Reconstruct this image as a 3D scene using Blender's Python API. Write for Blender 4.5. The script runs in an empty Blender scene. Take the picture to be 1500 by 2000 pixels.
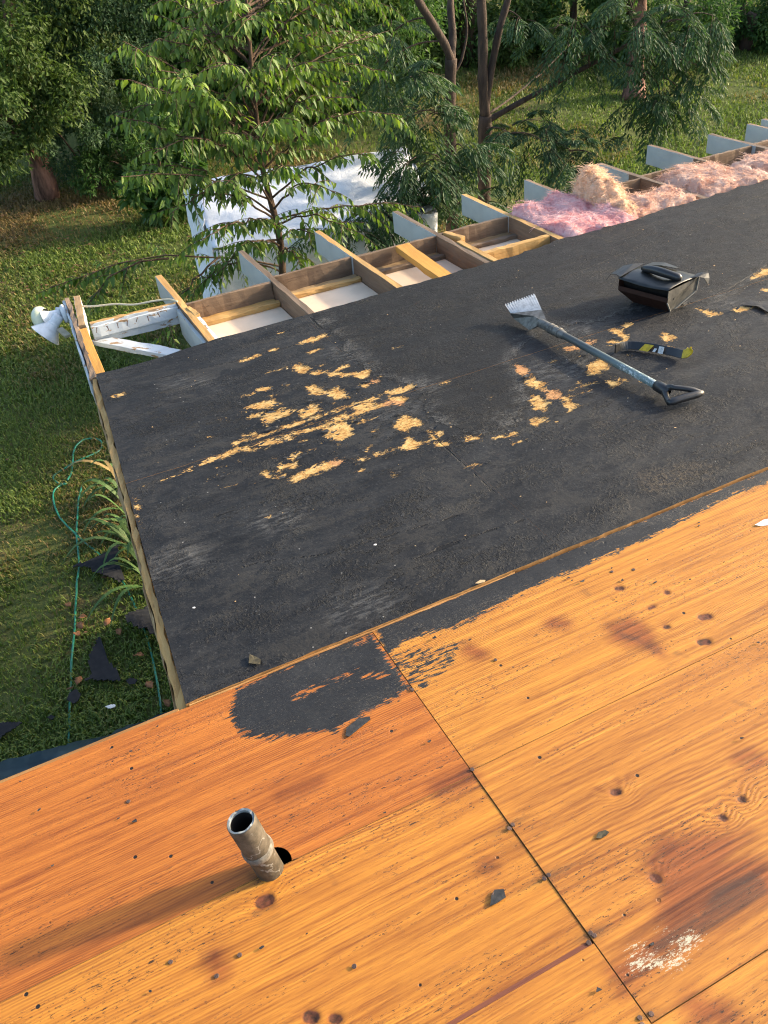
import bpy, bmesh, math, random
import numpy as np
from mathutils import Matrix, Vector

random.seed(7)
RS = np.random.RandomState(11)
scene = bpy.context.scene
col = scene.collection

# ------------------------------------------------------------------ camera, sky, sun, exposure
FPX, HCAM, TILT = 1700.0, 1.8, math.radians(6.0)          # focal length (px of 1500x2000), height over the deck, fall of the roof
R = np.array([[0.89386078, -0.44009309, -0.08562113],
              [-0.32394258, -0.5019289, -0.80195298],
              [0.30995825, 0.74457065, -0.59121945]])      # roof frame -> camera frame (right, down, forward)
M = np.array([[1, 0, 0], [0, math.cos(TILT), math.sin(TILT)], [0, -math.sin(TILT), math.cos(TILT)]])   # roof frame -> world
CAM = M @ np.array([0, 0, HCAM])
GZ = CAM[2] - 5.0                                          # the lawn lies 5 m under the lens
cam = bpy.data.objects.new('camera', bpy.data.cameras.new('camera'))
col.objects.link(cam)
_r, _u, _b = M @ R[0], -(M @ R[1]), -(M @ R[2])
cam.matrix_world = Matrix(((_r[0], _u[0], _b[0], CAM[0]), (_r[1], _u[1], _b[1], CAM[1]), (_r[2], _u[2], _b[2], CAM[2]), (0, 0, 0, 1)))
cam.data.sensor_fit = 'VERTICAL'
cam.data.sensor_height = 24.0
cam.data.sensor_width = 18.0
cam.data.lens = FPX / 2000.0 * 24.0
cam.data.clip_start = 0.05
cam.data.clip_end = 500
scene.camera = cam

SUN_EL, SUN_AZ = math.radians(20.5), math.radians(-6.0)    # azimuth measured from +X towards +Y
SUNV = Vector((math.cos(SUN_EL) * math.cos(SUN_AZ), math.cos(SUN_EL) * math.sin(SUN_AZ), math.sin(SUN_EL)))
world = bpy.data.worlds.new('World')
scene.world = world
world.use_nodes = True
wn = world.node_tree
wn.nodes.clear()
w_out = wn.nodes.new('ShaderNodeOutputWorld')
w_bg = wn.nodes.new('ShaderNodeBackground')
w_sky = wn.nodes.new('ShaderNodeTexSky')
w_sky.sky_type = 'NISHITA'
w_sky.sun_disc = False
w_sky.sun_elevation = SUN_EL
w_sky.sun_rotation = math.pi / 2 - SUN_AZ
w_sky.air_density = 1.0
w_sky.dust_density = 3.0
w_sky.ozone_density = 1.0
w_bg.inputs['Strength'].default_value = 0.15
wn.links.new(w_sky.outputs[0], w_bg.inputs[0])
wn.links.new(w_bg.outputs[0], w_out.inputs[0])
sun = bpy.data.objects.new('sun', bpy.data.lights.new('sun', 'SUN'))
col.objects.link(sun)
sun.data.energy = 2.7
sun.data.angle = math.radians(2.6)
sun.data.color = (1.0, 0.83, 0.60)
sun.rotation_euler = SUNV.to_track_quat('Z', 'Y').to_euler()
sun.location = (20, 0, 12)
scene.view_settings.view_transform = 'Standard'
scene.view_settings.look = 'None'
scene.view_settings.gamma = 1.0
scene.view_settings.use_curve_mapping = False
scene.view_settings.exposure = 1.72
scene.cycles.use_adaptive_sampling = True
scene.cycles.adaptive_threshold = 0.02
scene.cycles.use_denoising = True
scene.cycles.denoiser = 'OPENIMAGEDENOISE'
scene.cycles.denoising_input_passes = 'RGB_ALBEDO_NORMAL'
scene.cycles.denoising_prefilter = 'NONE'
scene.cycles.pixel_filter_type = 'BLACKMAN_HARRIS'
scene.cycles.filter_width = 1.15
scene.cycles.max_bounces = 5
scene.cycles.diffuse_bounces = 2
scene.cycles.glossy_bounces = 2
scene.cycles.transmission_bounces = 3
scene.cycles.transparent_max_bounces = 4

# ------------------------------------------------------------------ geometry of the photograph -> places
def P(x, y, z=0.0):
    """photo pixel -> point of the roof frame at height z over the deck"""
    w = R.T @ np.array([x - 750.0, y - 1000.0, FPX])
    return np.array([0, 0, HCAM]) + w * ((z - HCAM) / w[2])

def G(x, y, z=0.0):
    """photo pixel -> world point z above the lawn"""
    w = M @ (R.T @ np.array([x - 750.0, y - 1000.0, FPX]))
    return CAM + w * ((GZ + z - CAM[2]) / w[2])

def AY(x, y, Y):
    """photo pixel -> world point at depth Y"""
    w = M @ (R.T @ np.array([x - 750.0, y - 1000.0, FPX]))
    return CAM + w * ((Y - CAM[1]) / w[1])

M4 = Matrix(M.tolist()).to_4x4()

# ------------------------------------------------------------------ object helpers
def tag(o, label=None, cat=None, group=None, kind=None):
    if label: o['label'] = label
    if cat: o['category'] = cat
    if group: o['group'] = group
    if kind: o['kind'] = kind
    return o

def empty(name, matrix=None, parent=None):
    o = bpy.data.objects.new(name, None)
    o.empty_display_size = 0.1
    col.objects.link(o)
    if parent: o.parent = parent
    if matrix is not None: o.matrix_basis = matrix
    return o

def npmesh(name, V, F, smooth=False, attrs=None, fmat=None):
    """V (n,3); F list of integer arrays (m,k)"""
    me = bpy.data.meshes.new(name)
    V = np.asarray(V, dtype=np.float32)
    Fs = F if isinstance(F, list) else [F]
    Fs = [np.asarray(f, dtype=np.int32) for f in Fs if len(f)]
    loops = np.concatenate([f.ravel() for f in Fs])
    tot = np.concatenate([np.full(len(f), f.shape[1], dtype=np.int32) for f in Fs])
    start = np.concatenate([[0], np.cumsum(tot)[:-1]]).astype(np.int32)
    me.vertices.add(len(V)); me.vertices.foreach_set('co', V.ravel())
    me.loops.add(len(loops)); me.loops.foreach_set('vertex_index', loops)
    me.polygons.add(len(tot)); me.polygons.foreach_set('loop_start', start); me.polygons.foreach_set('loop_total', tot)
    me.polygons.foreach_set('use_smooth', np.full(len(tot), bool(smooth)))
    if fmat is not None: me.polygons.foreach_set('material_index', np.asarray(fmat, dtype=np.int32))
    for k, a in (attrs or {}).items():
        at = me.attributes.new(k, 'FLOAT', 'POINT')
        at.data.foreach_set('value', np.asarray(a, dtype=np.float32))
    me.update(calc_edges=True)
    return me

def link(name, me, mats, parent=None, matrix=None):
    o = bpy.data.objects.new(name, me)
    for m in (mats if isinstance(mats, (list, tuple)) else [mats]): me.materials.append(m)
    col.objects.link(o)
    if parent: o.parent = parent
    if matrix is not None: o.matrix_basis = matrix
    return o

def obj(name, V, F, mats, parent=None, matrix=None, **kw):
    return link(name, npmesh(name, V, F, **kw), mats, parent, matrix)

def bevel(o, w=0.002, seg=1):
    m = o.modifiers.new('bevel', 'BEVEL'); m.width = w; m.segments = seg; m.limit_method = 'ANGLE'; m.angle_limit = math.radians(40)
    return o

BOXF = np.array([[0, 3, 2, 1], [4, 5, 6, 7], [0, 1, 5, 4], [1, 2, 6, 5], [2, 3, 7, 6], [3, 0, 4, 7]])
def boxV(x0, x1, y0, y1, z0, z1):
    return np.array([[x0, y0, z0], [x1, y0, z0], [x1, y1, z0], [x0, y1, z0], [x0, y0, z1], [x1, y0, z1], [x1, y1, z1], [x0, y1, z1]], float)

def frame(p, ux, uz):
    """matrix with X along ux, Z close to uz, at p"""
    ux = Vector(ux).normalized(); uz = Vector(uz)
    uy = uz.cross(ux).normalized(); uz = ux.cross(uy).normalized()
    return Matrix(((ux.x, uy.x, uz.x, p[0]), (ux.y, uy.y, uz.y, p[1]), (ux.z, uy.z, uz.z, p[2]), (0, 0, 0, 1)))

def beam(name, p0, p1, w, d, mats, parent, top=True, rough=0.0015, nseg=10, fm=None, seed=0):
    """a board from p0 to p1 (centre line of its top face), w wide, d deep, edges a little uneven; X runs along it"""
    p0 = np.asarray(p0, float); p1 = np.asarray(p1, float)
    L = np.linalg.norm(p1 - p0); u = (p1 - p0) / L
    rs = np.random.RandomState(seed + 5)
    xs = np.linspace(0, L, nseg + 1)
    V = []
    for x in xs:
        for (y, z) in ((-w / 2, -d), (w / 2, -d), (w / 2, 0), (-w / 2, 0)):
            V.append([x + rs.normal() * rough * .5, y + rs.normal() * rough, z + rs.normal() * rough])
    F = [[3, 2, 1, 0]]; fmx = [1 if fm else 0]
    for i in range(nseg):
        for k in range(4):
            a = i * 4 + k; b = i * 4 + (k + 1) % 4
            F.append([a, b, b + 4, a + 4]); fmx.append(fm(k, (xs[i] + xs[i + 1]) / 2) if fm else 0)
    e = nseg * 4
    F.append([e, e + 1, e + 2, e + 3]); fmx.append(0)
    o = obj(name, np.array(V), np.array(F), mats, parent, frame(p0, u, (0, 0, 1)), fmat=fmx)
    return bevel(o, 0.0016)

def tubeVF(pts, rad, n=8, cap=True):
    pts = np.asarray(pts, float); m = len(pts)
    rad = np.broadcast_to(np.asarray(rad, float), (m,))
    t = np.gradient(pts, axis=0); t /= np.linalg.norm(t, axis=1)[:, None] + 1e-9
    ref = np.array([0.31, 0.17, 0.93]) if abs(t[0][2]) < 0.85 else np.array([0.93, 0.2, 0.1])
    a = np.cross(t, ref); a /= np.linalg.norm(a, axis=1)[:, None]
    b = np.cross(t, a)
    th = np.linspace(0, 2 * np.pi, n, endpoint=False)
    V = (pts[:, None] + rad[:, None, None] * (a[:, None] * np.cos(th)[None, :, None] + b[:, None] * np.sin(th)[None, :, None])).reshape(-1, 3)
    i = np.arange(m - 1)[:, None] * n; j = np.arange(n)[None]; k = (np.arange(n)[None] + 1) % n
    F = np.stack([i + j, i + k, i + n + k, i + n + j], -1).reshape(-1, 4)
    Fs = [F]
    if cap:
        V = np.vstack([V, pts[:1], pts[-1:]])
        j = np.arange(n); k = (j + 1) % n
        Fs.append(np.stack([np.full(n, m * n), k, j], -1)); Fs.append(np.stack([np.full(n, m * n + 1), (m - 1) * n + j, (m - 1) * n + k], -1))
    return V, Fs

def joinVF(parts):
    Vs, F3, F4, off = [], [], [], 0
    for V, F in parts:
        for f in (F if isinstance(F, list) else [F]):
            f = np.asarray(f)
            if len(f): (F3 if f.shape[1] == 3 else F4).append(f + off)
        Vs.append(V); off += len(V)
    return np.vstack(Vs), ([np.vstack(F4)] if F4 else []) + ([np.vstack(F3)] if F3 else [])

def smooth_path(pts, n=8):
    """Catmull-Rom through points"""
    pts = np.asarray(pts, float)
    q = np.vstack([2 * pts[0] - pts[1], pts, 2 * pts[-1] - pts[-2]])
    out = []
    for i in range(1, len(q) - 2):
        for t in np.linspace(0, 1, n, endpoint=False):
            a, b, c, d = q[i - 1], q[i], q[i + 1], q[i + 2]
            out.append(0.5 * (2 * b + (c - a) * t + (2 * a - 5 * b + 4 * c - d) * t * t + (3 * b - a - 3 * c + d) * t ** 3))
    out.append(pts[-1])
    return np.array(out)

def latheVF(prof, n=24):
    """profile [(r, x)] turned about X"""
    th = np.linspace(0, 2 * np.pi, n, endpoint=False)
    V = np.array([[x, r * np.cos(t), r * np.sin(t)] for (r, x) in prof for t in th])
    m = len(prof)
    i = np.arange(m - 1)[:, None] * n; j = np.arange(n)[None]; k = (j + 1) % n
    return V, [np.stack([i + j, i + n + j, i + n + k, i + k], -1).reshape(-1, 4)]

# value noise for geometry
_tab = np.random.RandomState(3).rand(64, 64, 64).astype(np.float32)
def vnoise(p, s=1.0, seed=0):
    p = np.asarray(p, float) * s + seed * 7.31
    i = np.floor(p).astype(int); fr = p - i; fr = fr * fr * (3 - 2 * fr)
    r = 0
    for dx in (0, 1):
        for dy in (0, 1):
            for dz in (0, 1):
                w = (fr[..., 0] if dx else 1 - fr[..., 0]) * (fr[..., 1] if dy else 1 - fr[..., 1]) * (fr[..., 2] if dz else 1 - fr[..., 2])
                r = r + w * _tab[(i[..., 0] + dx) % 64, (i[..., 1] + dy) % 64, (i[..., 2] + dz) % 64]
    return r * 2 - 1
def fbm(p, s=1.0, o=4, seed=0):
    return sum(vnoise(p, s * 2 ** k, seed + k) * 0.5 ** k for k in range(o))

# ------------------------------------------------------------------ materials
class Mat:
    def __init__(s, name):
        s.m = bpy.data.materials.new(name); s.m.use_nodes = True
        s.t = s.m.node_tree; s.t.nodes.clear()
        s.out = s.t.nodes.new('ShaderNodeOutputMaterial')
        s.tc = s.t.nodes.new('ShaderNodeTexCoord')
    def put(s, sock, v):
        if hasattr(v, 'is_linked') or isinstance(v, bpy.types.NodeSocket): s.t.links.new(v, sock)
        elif v is not None:
            if hasattr(sock, 'default_value') and hasattr(sock.default_value, '__len__') and not hasattr(v, '__len__'): v = (v, v, v, 1)
            if hasattr(v, '__len__') and hasattr(sock.default_value, '__len__') and len(v) == 3 and len(sock.default_value) == 4: v = (*v, 1)
            sock.default_value = v
    def obj(s): return s.tc.outputs['Object']
    def map(s, v, sc=(1, 1, 1), loc=(0, 0, 0)):
        n = s.t.nodes.new('ShaderNodeMapping'); s.put(n.inputs[0], v); n.inputs['Scale'].default_value = sc; n.inputs['Location'].default_value = loc
        return n.outputs[0]
    def noise(s, v, scale, detail=3, rough=.55, dist=0.0):
        n = s.t.nodes.new('ShaderNodeTexNoise'); s.put(n.inputs['Vector'], v); s.put(n.inputs['Scale'], scale)
        n.inputs['Detail'].default_value = detail; n.inputs['Roughness'].default_value = rough; n.inputs['Distortion'].default_value = dist
        return n.outputs[0]
    def vor(s, v, scale, feat='F1', out=0, rnd=1.0):
        n = s.t.nodes.new('ShaderNodeTexVoronoi'); n.feature = feat; s.put(n.inputs['Vector'], v); s.put(n.inputs['Scale'], scale)
        n.inputs['Randomness'].default_value = rnd
        return n.outputs[out]
    def math(s, op, a, b=None, c=None, clamp=False):
        n = s.t.nodes.new('ShaderNodeMath'); n.operation = op; n.use_clamp = clamp
        for i, q in enumerate((a, b, c)):
            if q is not None: s.put(n.inputs[i], q)
        return n.outputs[0]
    def ss(s, v, lo, hi):
        n = s.t.nodes.new('ShaderNodeMapRange'); n.interpolation_type = 'SMOOTHSTEP'
        s.put(n.inputs[0], v); n.inputs[1].default_value = lo; n.inputs[2].default_value = hi
        return n.outputs[0]
    def ramp(s, v, stops):
        n = s.t.nodes.new('ShaderNodeValToRGB'); s.put(n.inputs[0], v)
        e = n.color_ramp.elements
        while len(e) < len(stops): e.new(0.5)
        for q, (p, c) in zip(e, stops):
            q.position = p; q.color = (*c, 1) if len(c) == 3 else c
        return n.outputs[0]
    def mix(s, f, a, b, mode='MIX'):
        n = s.t.nodes.new('ShaderNodeMix'); n.data_type = 'RGBA'; n.blend_type = mode
        s.put(n.inputs[0], f); s.put(n.inputs[6], a); s.put(n.inputs[7], b)
        return n.outputs[2]
    def attr(s, name):
        n = s.t.nodes.new('ShaderNodeAttribute'); n.attribute_name = name
        return n.outputs['Fac']
    def orand(s): return s.t.nodes.new('ShaderNodeObjectInfo').outputs['Random']
    def island(s): return s.t.nodes.new('ShaderNodeNewGeometry').outputs['Random Per Island']
    def bump(s, h, strength=.3, dist=.01, normal=None):
        n = s.t.nodes.new('ShaderNodeBump'); s.put(n.inputs['Height'], h); n.inputs['Strength'].default_value = strength; n.inputs['Distance'].default_value = dist
        if normal is not None: s.put(n.inputs['Normal'], normal)
        return n.outputs[0]
    def bsdf(s, color, rough=.6, spec=.5, metal=0, normal=None, **kw):
        n = s.t.nodes.new('ShaderNodeBsdfPrincipled')
        s.put(n.inputs['Base Color'], color); s.put(n.inputs['Roughness'], rough); s.put(n.inputs['Specular IOR Level'], spec); s.put(n.inputs['Metallic'], metal)
        if normal is not None: s.put(n.inputs['Normal'], normal)
        for k, v in kw.items(): s.put(n.inputs[k.replace('_', ' ')], v)
        s.last = n
        return n.outputs[0]
    def done(s, sh):
        s.t.links.new(sh, s.out.inputs[0]); return s.m

def leaf_mat(name, c1, c2, c3, trans=.35, rough=.4, spec=.4, nscale=.8):
    m = Mat(name)
    r = m.island()
    big = m.noise(m.obj(), nscale, 2)
    k = m.math('ADD', m.math('MULTIPLY', r, .55), m.math('MULTIPLY', m.ss(big, .3, .7), .45))
    c = m.ramp(k, [(0.0, c1), (.5, c2), (1.0, c3)])
    b = m.bsdf(c, rough, spec)
    t = m.t.nodes.new('ShaderNodeBsdfTranslucent'); m.put(t.inputs[0], m.mix(.5, c, m.mix(1, c, (1.0, 1.15, .35), 'MULTIPLY')))
    x = m.t.nodes.new('ShaderNodeMixShader'); x.inputs[0].default_value = trans
    m.t.links.new(b, x.inputs[1]); m.t.links.new(t.outputs[0], x.inputs[2])
    return m.done(x.outputs[0])

def wood_mat(name, c1, c2, dark=(.07, .035, .015), streak=.35, scale=1.0, rough=.75, fleck=.5, tint=.25):
    """board wood, grain along the object's X"""
    m = Mat(name)
    r = m.orand()
    off = m.t.nodes.new('ShaderNodeCombineXYZ'); m.put(off.inputs[0], m.math('MULTIPLY', r, 31.0)); m.put(off.inputs[1], m.math('MULTIPLY', r, 17.0))
    va = m.t.nodes.new('ShaderNodeVectorMath'); m.put(va.inputs[0], m.obj()); m.put(va.inputs[1], off.outputs[0]); v = va.outputs[0]
    g = m.noise(m.map(v, (2.5 * scale, 42 * scale, 42 * scale)), 1.0, 5, .6, .5)
    fi = m.noise(m.map(v, (10 * scale, 260 * scale, 260 * scale)), 1.0, 3, .6)
    blot = m.noise(m.map(v, (2, 5, 5)), 1.0, 3)
    c = m.ramp(m.math('ADD', m.math('MULTIPLY', g, .7), m.math('MULTIPLY', fi, .3)), [(.33, c2), (.62, c1)])
    c = m.mix(m.math('MULTIPLY', m.ss(blot, .5, .72), streak), c, dark)
    fl = m.math('MULTIPLY', m.ss(m.noise(m.map(v, (14, 120, 120)), 1.0, 2), .66, .72), fleck)
    c = m.mix(fl, c, (dark[0] * .6, dark[1] * .6, dark[2] * .6))
    c = m.mix(m.math('MULTIPLY', r, tint), c, dark)
    return m.done(m.bsdf(c, rough, .3, normal=m.bump(m.math('ADD', fi, g), .35, .004)))

def paint_mat(name, c, wood=(.30, .19, .10), chip=.64, dirt=.35):
    m = Mat(name)
    n1 = m.noise(m.map(m.obj(), (6, 14, 14)), 1.0, 5, .65)
    n2 = m.noise(m.map(m.obj(), (3, 3, 3)), 2.0, 4)
    base = m.mix(m.math('MULTIPLY', m.ss(n2, .4, .75), dirt), c, (.20, .22, .22))
    ch = m.ss(m.noise(m.map(m.obj(), (9, 22, 22)), 1.0, 4, .7), chip, chip + .03)
    cc = m.mix(ch, base, wood)
    return m.done(m.bsdf(cc, .6, .35, normal=m.bump(m.math('ADD', n1, m.math('MULTIPLY', ch, -.7)), .25, .004)))

def plain(name, c, rough=.6, spec=.4, metal=0, var=.25, nscale=30, bumpk=.15, c2=None):
    m = Mat(name)
    n = m.noise(m.obj(), nscale, 4, .6)
    d = c2 or tuple(q * (1 - var) for q in c)
    cc = m.mix(m.ss(n, .35, .7), c, d)
    return m.done(m.bsdf(cc, m.math('ADD', rough, m.math('MULTIPLY', m.math('SUBTRACT', n, .5), .25)), spec, metal, normal=m.bump(n, bumpk, .003)))

# black bituminous deck; attributes: peel, cap, grit, dust
def black_deck():
    m = Mat('bituminous_coating')
    v = m.obj()
    big = m.noise(m.map(v, (1.0, 2.6, 1.0)), 2.0, 4, .62)
    mid = m.noise(m.map(v, (1, 1.9, 1)), 13, 5, .74)
    fine = m.noise(v, 62, 4, .75)
    vf = m.noise(v, 125, 3, .7)
    k = m.math('ADD', m.math('MULTIPLY', big, .45), m.math('ADD', m.math('MULTIPLY', mid, .38), m.math('MULTIPLY', fine, .17)))
    c = m.ramp(k, [(.37, (0.0045, 0.0051, 0.0069)), (.48, (0.0099, 0.0108, 0.0126)), (.55, (0.0174, 0.0180, 0.0192)), (.66, (0.0360, 0.0360, 0.0348))])
    # raised coarse grit in patches
    gz = m.math('ADD', m.ss(m.noise(m.map(v, (1, 1.7, 1)), 3.4, 4, .6), .48, .60), m.attr('grit'), clamp=True)
    grn = m.noise(v, 74, 3, .65)
    gr = m.math('MULTIPLY', m.ss(grn, .50, .60), gz)
    c = m.mix(m.math('MULTIPLY', gr, .8), c, (0.0036, 0.0039, 0.0048))
    glint = m.math('MULTIPLY', m.math('MULTIPLY', m.ss(grn, .64, .70), gz), .55)
    c = m.mix(glint, c, (0.0780, 0.0810, 0.0840))
    c = m.mix(m.math('MULTIPLY', m.ss(vf, .59, .67), .7), c, (0.0510, 0.0516, 0.0528))
    # scuffs along the scraping direction
    scf = m.math('MULTIPLY', m.ss(m.noise(m.map(v, (3.2, 34, 1)), 1.0, 5, .7), .60, .74), m.ss(m.noise(v, 2.3, 3), .45, .62))
    c = m.mix(m.math('MULTIPLY', scf, .5), c, (0.0570, 0.0576, 0.0576))
    bg = m.math('MULTIPLY', m.ss(m.attr('grit'), .3, .8), m.ss(m.noise(v, 85, 3), .42, .6))
    c = m.mix(m.math('MULTIPLY', bg, .75), c, (0.0570, 0.0444, 0.0312))
    sc1 = m.ss(m.math('ADD', m.noise(m.map(v, (1, 2.0, 1), (2, 5, 0)), 3.2, 5, .68), m.math('MULTIPLY', m.math('SUBTRACT', fine, .5), .25)), .54, .58)
    c = m.mix(m.math('MULTIPLY', sc1, .62), c, m.mix(big, (.019, .0185, .0175), (.036, .034, .031)))
    sc2 = m.ss(m.math('ADD', m.noise(m.map(v, (1, 2.4, 1), (8, 1, 0)), 4.1, 5, .7), m.math('MULTIPLY', m.math('SUBTRACT', fine, .5), .3)), .57, .61)
    c = m.mix(m.math('MULTIPLY', sc2, .7), c, (.0050, .0056, .0072))
    # felt laid over it
    cn = m.math('ADD', m.math('MULTIPLY', m.math('SUBTRACT', m.noise(v, 9, 5, .7), .5), .20), m.math('MULTIPLY', m.math('SUBTRACT', m.noise(v, 48, 4, .75), .5), .05))
    ce = m.math('ADD', m.attr('cap'), cn)
    cap = m.ss(ce, -.003, .003)
    cg = m.noise(v, 105, 3, .85)
    capc = m.ramp(m.math('ADD', m.math('MULTIPLY', cg, .75), m.math('MULTIPLY', big, .25)), [(.40, (0.0030, 0.0032, 0.0040)), (.51, (0.0072, 0.0076, 0.0085)), (.59, (0.0150, 0.0153, 0.0156)), (.68, (0.0450, 0.0450, 0.0438))])
    sand = m.math('MULTIPLY', m.ss(ce, .11, .0), m.ss(m.noise(m.map(v, (1.6, 3, 1)), 4, 5, .65), .40, .62))
    capc = m.mix(m.math('MULTIPLY', m.math('MULTIPLY', sand, m.ss(cg, .38, .58)), .8), capc, (0.0990, 0.0960, 0.0900))
    wave_ = m.ss(m.noise(m.map(v, (.8, 4, 1), (3, 1, 0)), 1.5, 5, .6), .54, .70)
    capc = m.mix(m.math('MULTIPLY', wave_, .30), capc, (0.0300, 0.0306, 0.0312))
    c = m.mix(cap, c, capc)
    rimd = m.math('MULTIPLY', m.ss(m.math('ABSOLUTE', ce), .012, .002), .75)
    c = m.mix(rimd, c, (0.0030, 0.0030, 0.0036))
    # pale dust smears
    du = m.math('MULTIPLY', m.attr('dust'), m.ss(m.noise(m.map(v, (5, 18, 1)), 3, 4, .75), .44, .64))
    c = m.mix(m.math('MULTIPLY', du, .6), c, (0.1020, 0.1008, 0.0960))
    # white specks
    sp = m.math('MULTIPLY', m.ss(m.vor(v, 21), .070, .045), m.ss(m.noise(v, 7, 2), .50, .56))
    c = m.mix(m.math('MULTIPLY', sp, .75), c, (0.2520, 0.2460, 0.2280))
    # cracks
    ck = m.noise(m.map(v, (1.0, 3.4, 1)), 2.4, 5, .68)
    crack = m.math('MULTIPLY', m.ss(m.math('ABSOLUTE', m.math('SUBTRACT', ck, .5)), .007, .002), m.ss(m.noise(v, 1.7, 2), .50, .58))
    c = m.mix(m.math('MULTIPLY', crack, .85), c, (0.0018, 0.0018, 0.0024))
    lapm = m.ss(m.math('ADD', m.attr('lap'), m.math('MULTIPLY', m.math('SUBTRACT', m.noise(v, 40, 3, .7), .5), .016)), -.0035, .001)
    c = m.mix(m.math('MULTIPLY', lapm, .8), c, (.003, .003, .004))
    # bare wood
    fib = m.noise(m.map(v, (34, 120, 1)), 1.0, 4, .75, .8)
    e1 = m.math('MULTIPLY', m.math('SUBTRACT', m.noise(m.map(v, (18, 32, 1)), 1.0, 4, .7, .6), .5), .080)
    e2 = m.math('MULTIPLY', m.math('SUBTRACT', m.noise(m.map(v, (60, 150, 1)), 1.0, 3, .75, .8), .5), .080)
    edge = m.math('ADD', m.math('ADD', e1, e2), m.attr('peel'))
    pm = m.ss(edge, -.001, .0015)
    wc = m.ramp(m.math('ADD', m.math('MULTIPLY', fib, .65), m.math('MULTIPLY', m.noise(v, 22, 4), .35)), [(.36, (.11, .046, .014)), (.43, (.36, .185, .052)), (.52, (.52, .325, .115)), (.66, (.60, .44, .21))])
    wc = m.mix(m.math('MULTIPLY', m.ss(m.attr('pink'), 0, .6), .55), wc, (.40, .17, .09))
    wc = m.mix(m.math('MULTIPLY', m.ss(edge, .010, .001), .45), wc, (.15, .065, .022))
    c = m.mix(pm, c, wc)
    # torn rim round the bare patches
    tr_ = m.math('MULTIPLY', m.math('MULTIPLY', m.ss(edge, -.030, -.004), m.math('SUBTRACT', 1.0, pm)), .55)
    c = m.mix(m.math('MULTIPLY', tr_, m.ss(fine, .45, .6)), c, (.006, .006, .007))
    rough = m.math('ADD', m.math('MULTIPLY_ADD', mid, .35, .38), m.math('MULTIPLY', pm, .25))
    h = m.math('ADD', m.math('MULTIPLY', mid, .75), m.math('MULTIPLY', fine, .40))
    h = m.math('ADD', h, m.math('MULTIPLY', gr, .45))
    h = m.math('ADD', h, m.math('MULTIPLY', cap, m.math('MULTIPLY_ADD', cg, .55, .55)))
    h = m.math('SUBTRACT', h, m.math('MULTIPLY', m.math('MAXIMUM', crack, lapm), 1.2))
    h = m.math('SUBTRACT', h, m.math('MULTIPLY', pm, m.math('MULTIPLY_ADD', fib, .6, .35)))
    return m.done(m.bsdf(c, m.math('ADD', rough, .12), .22, normal=m.bump(h, .80, .0065)))

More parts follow.
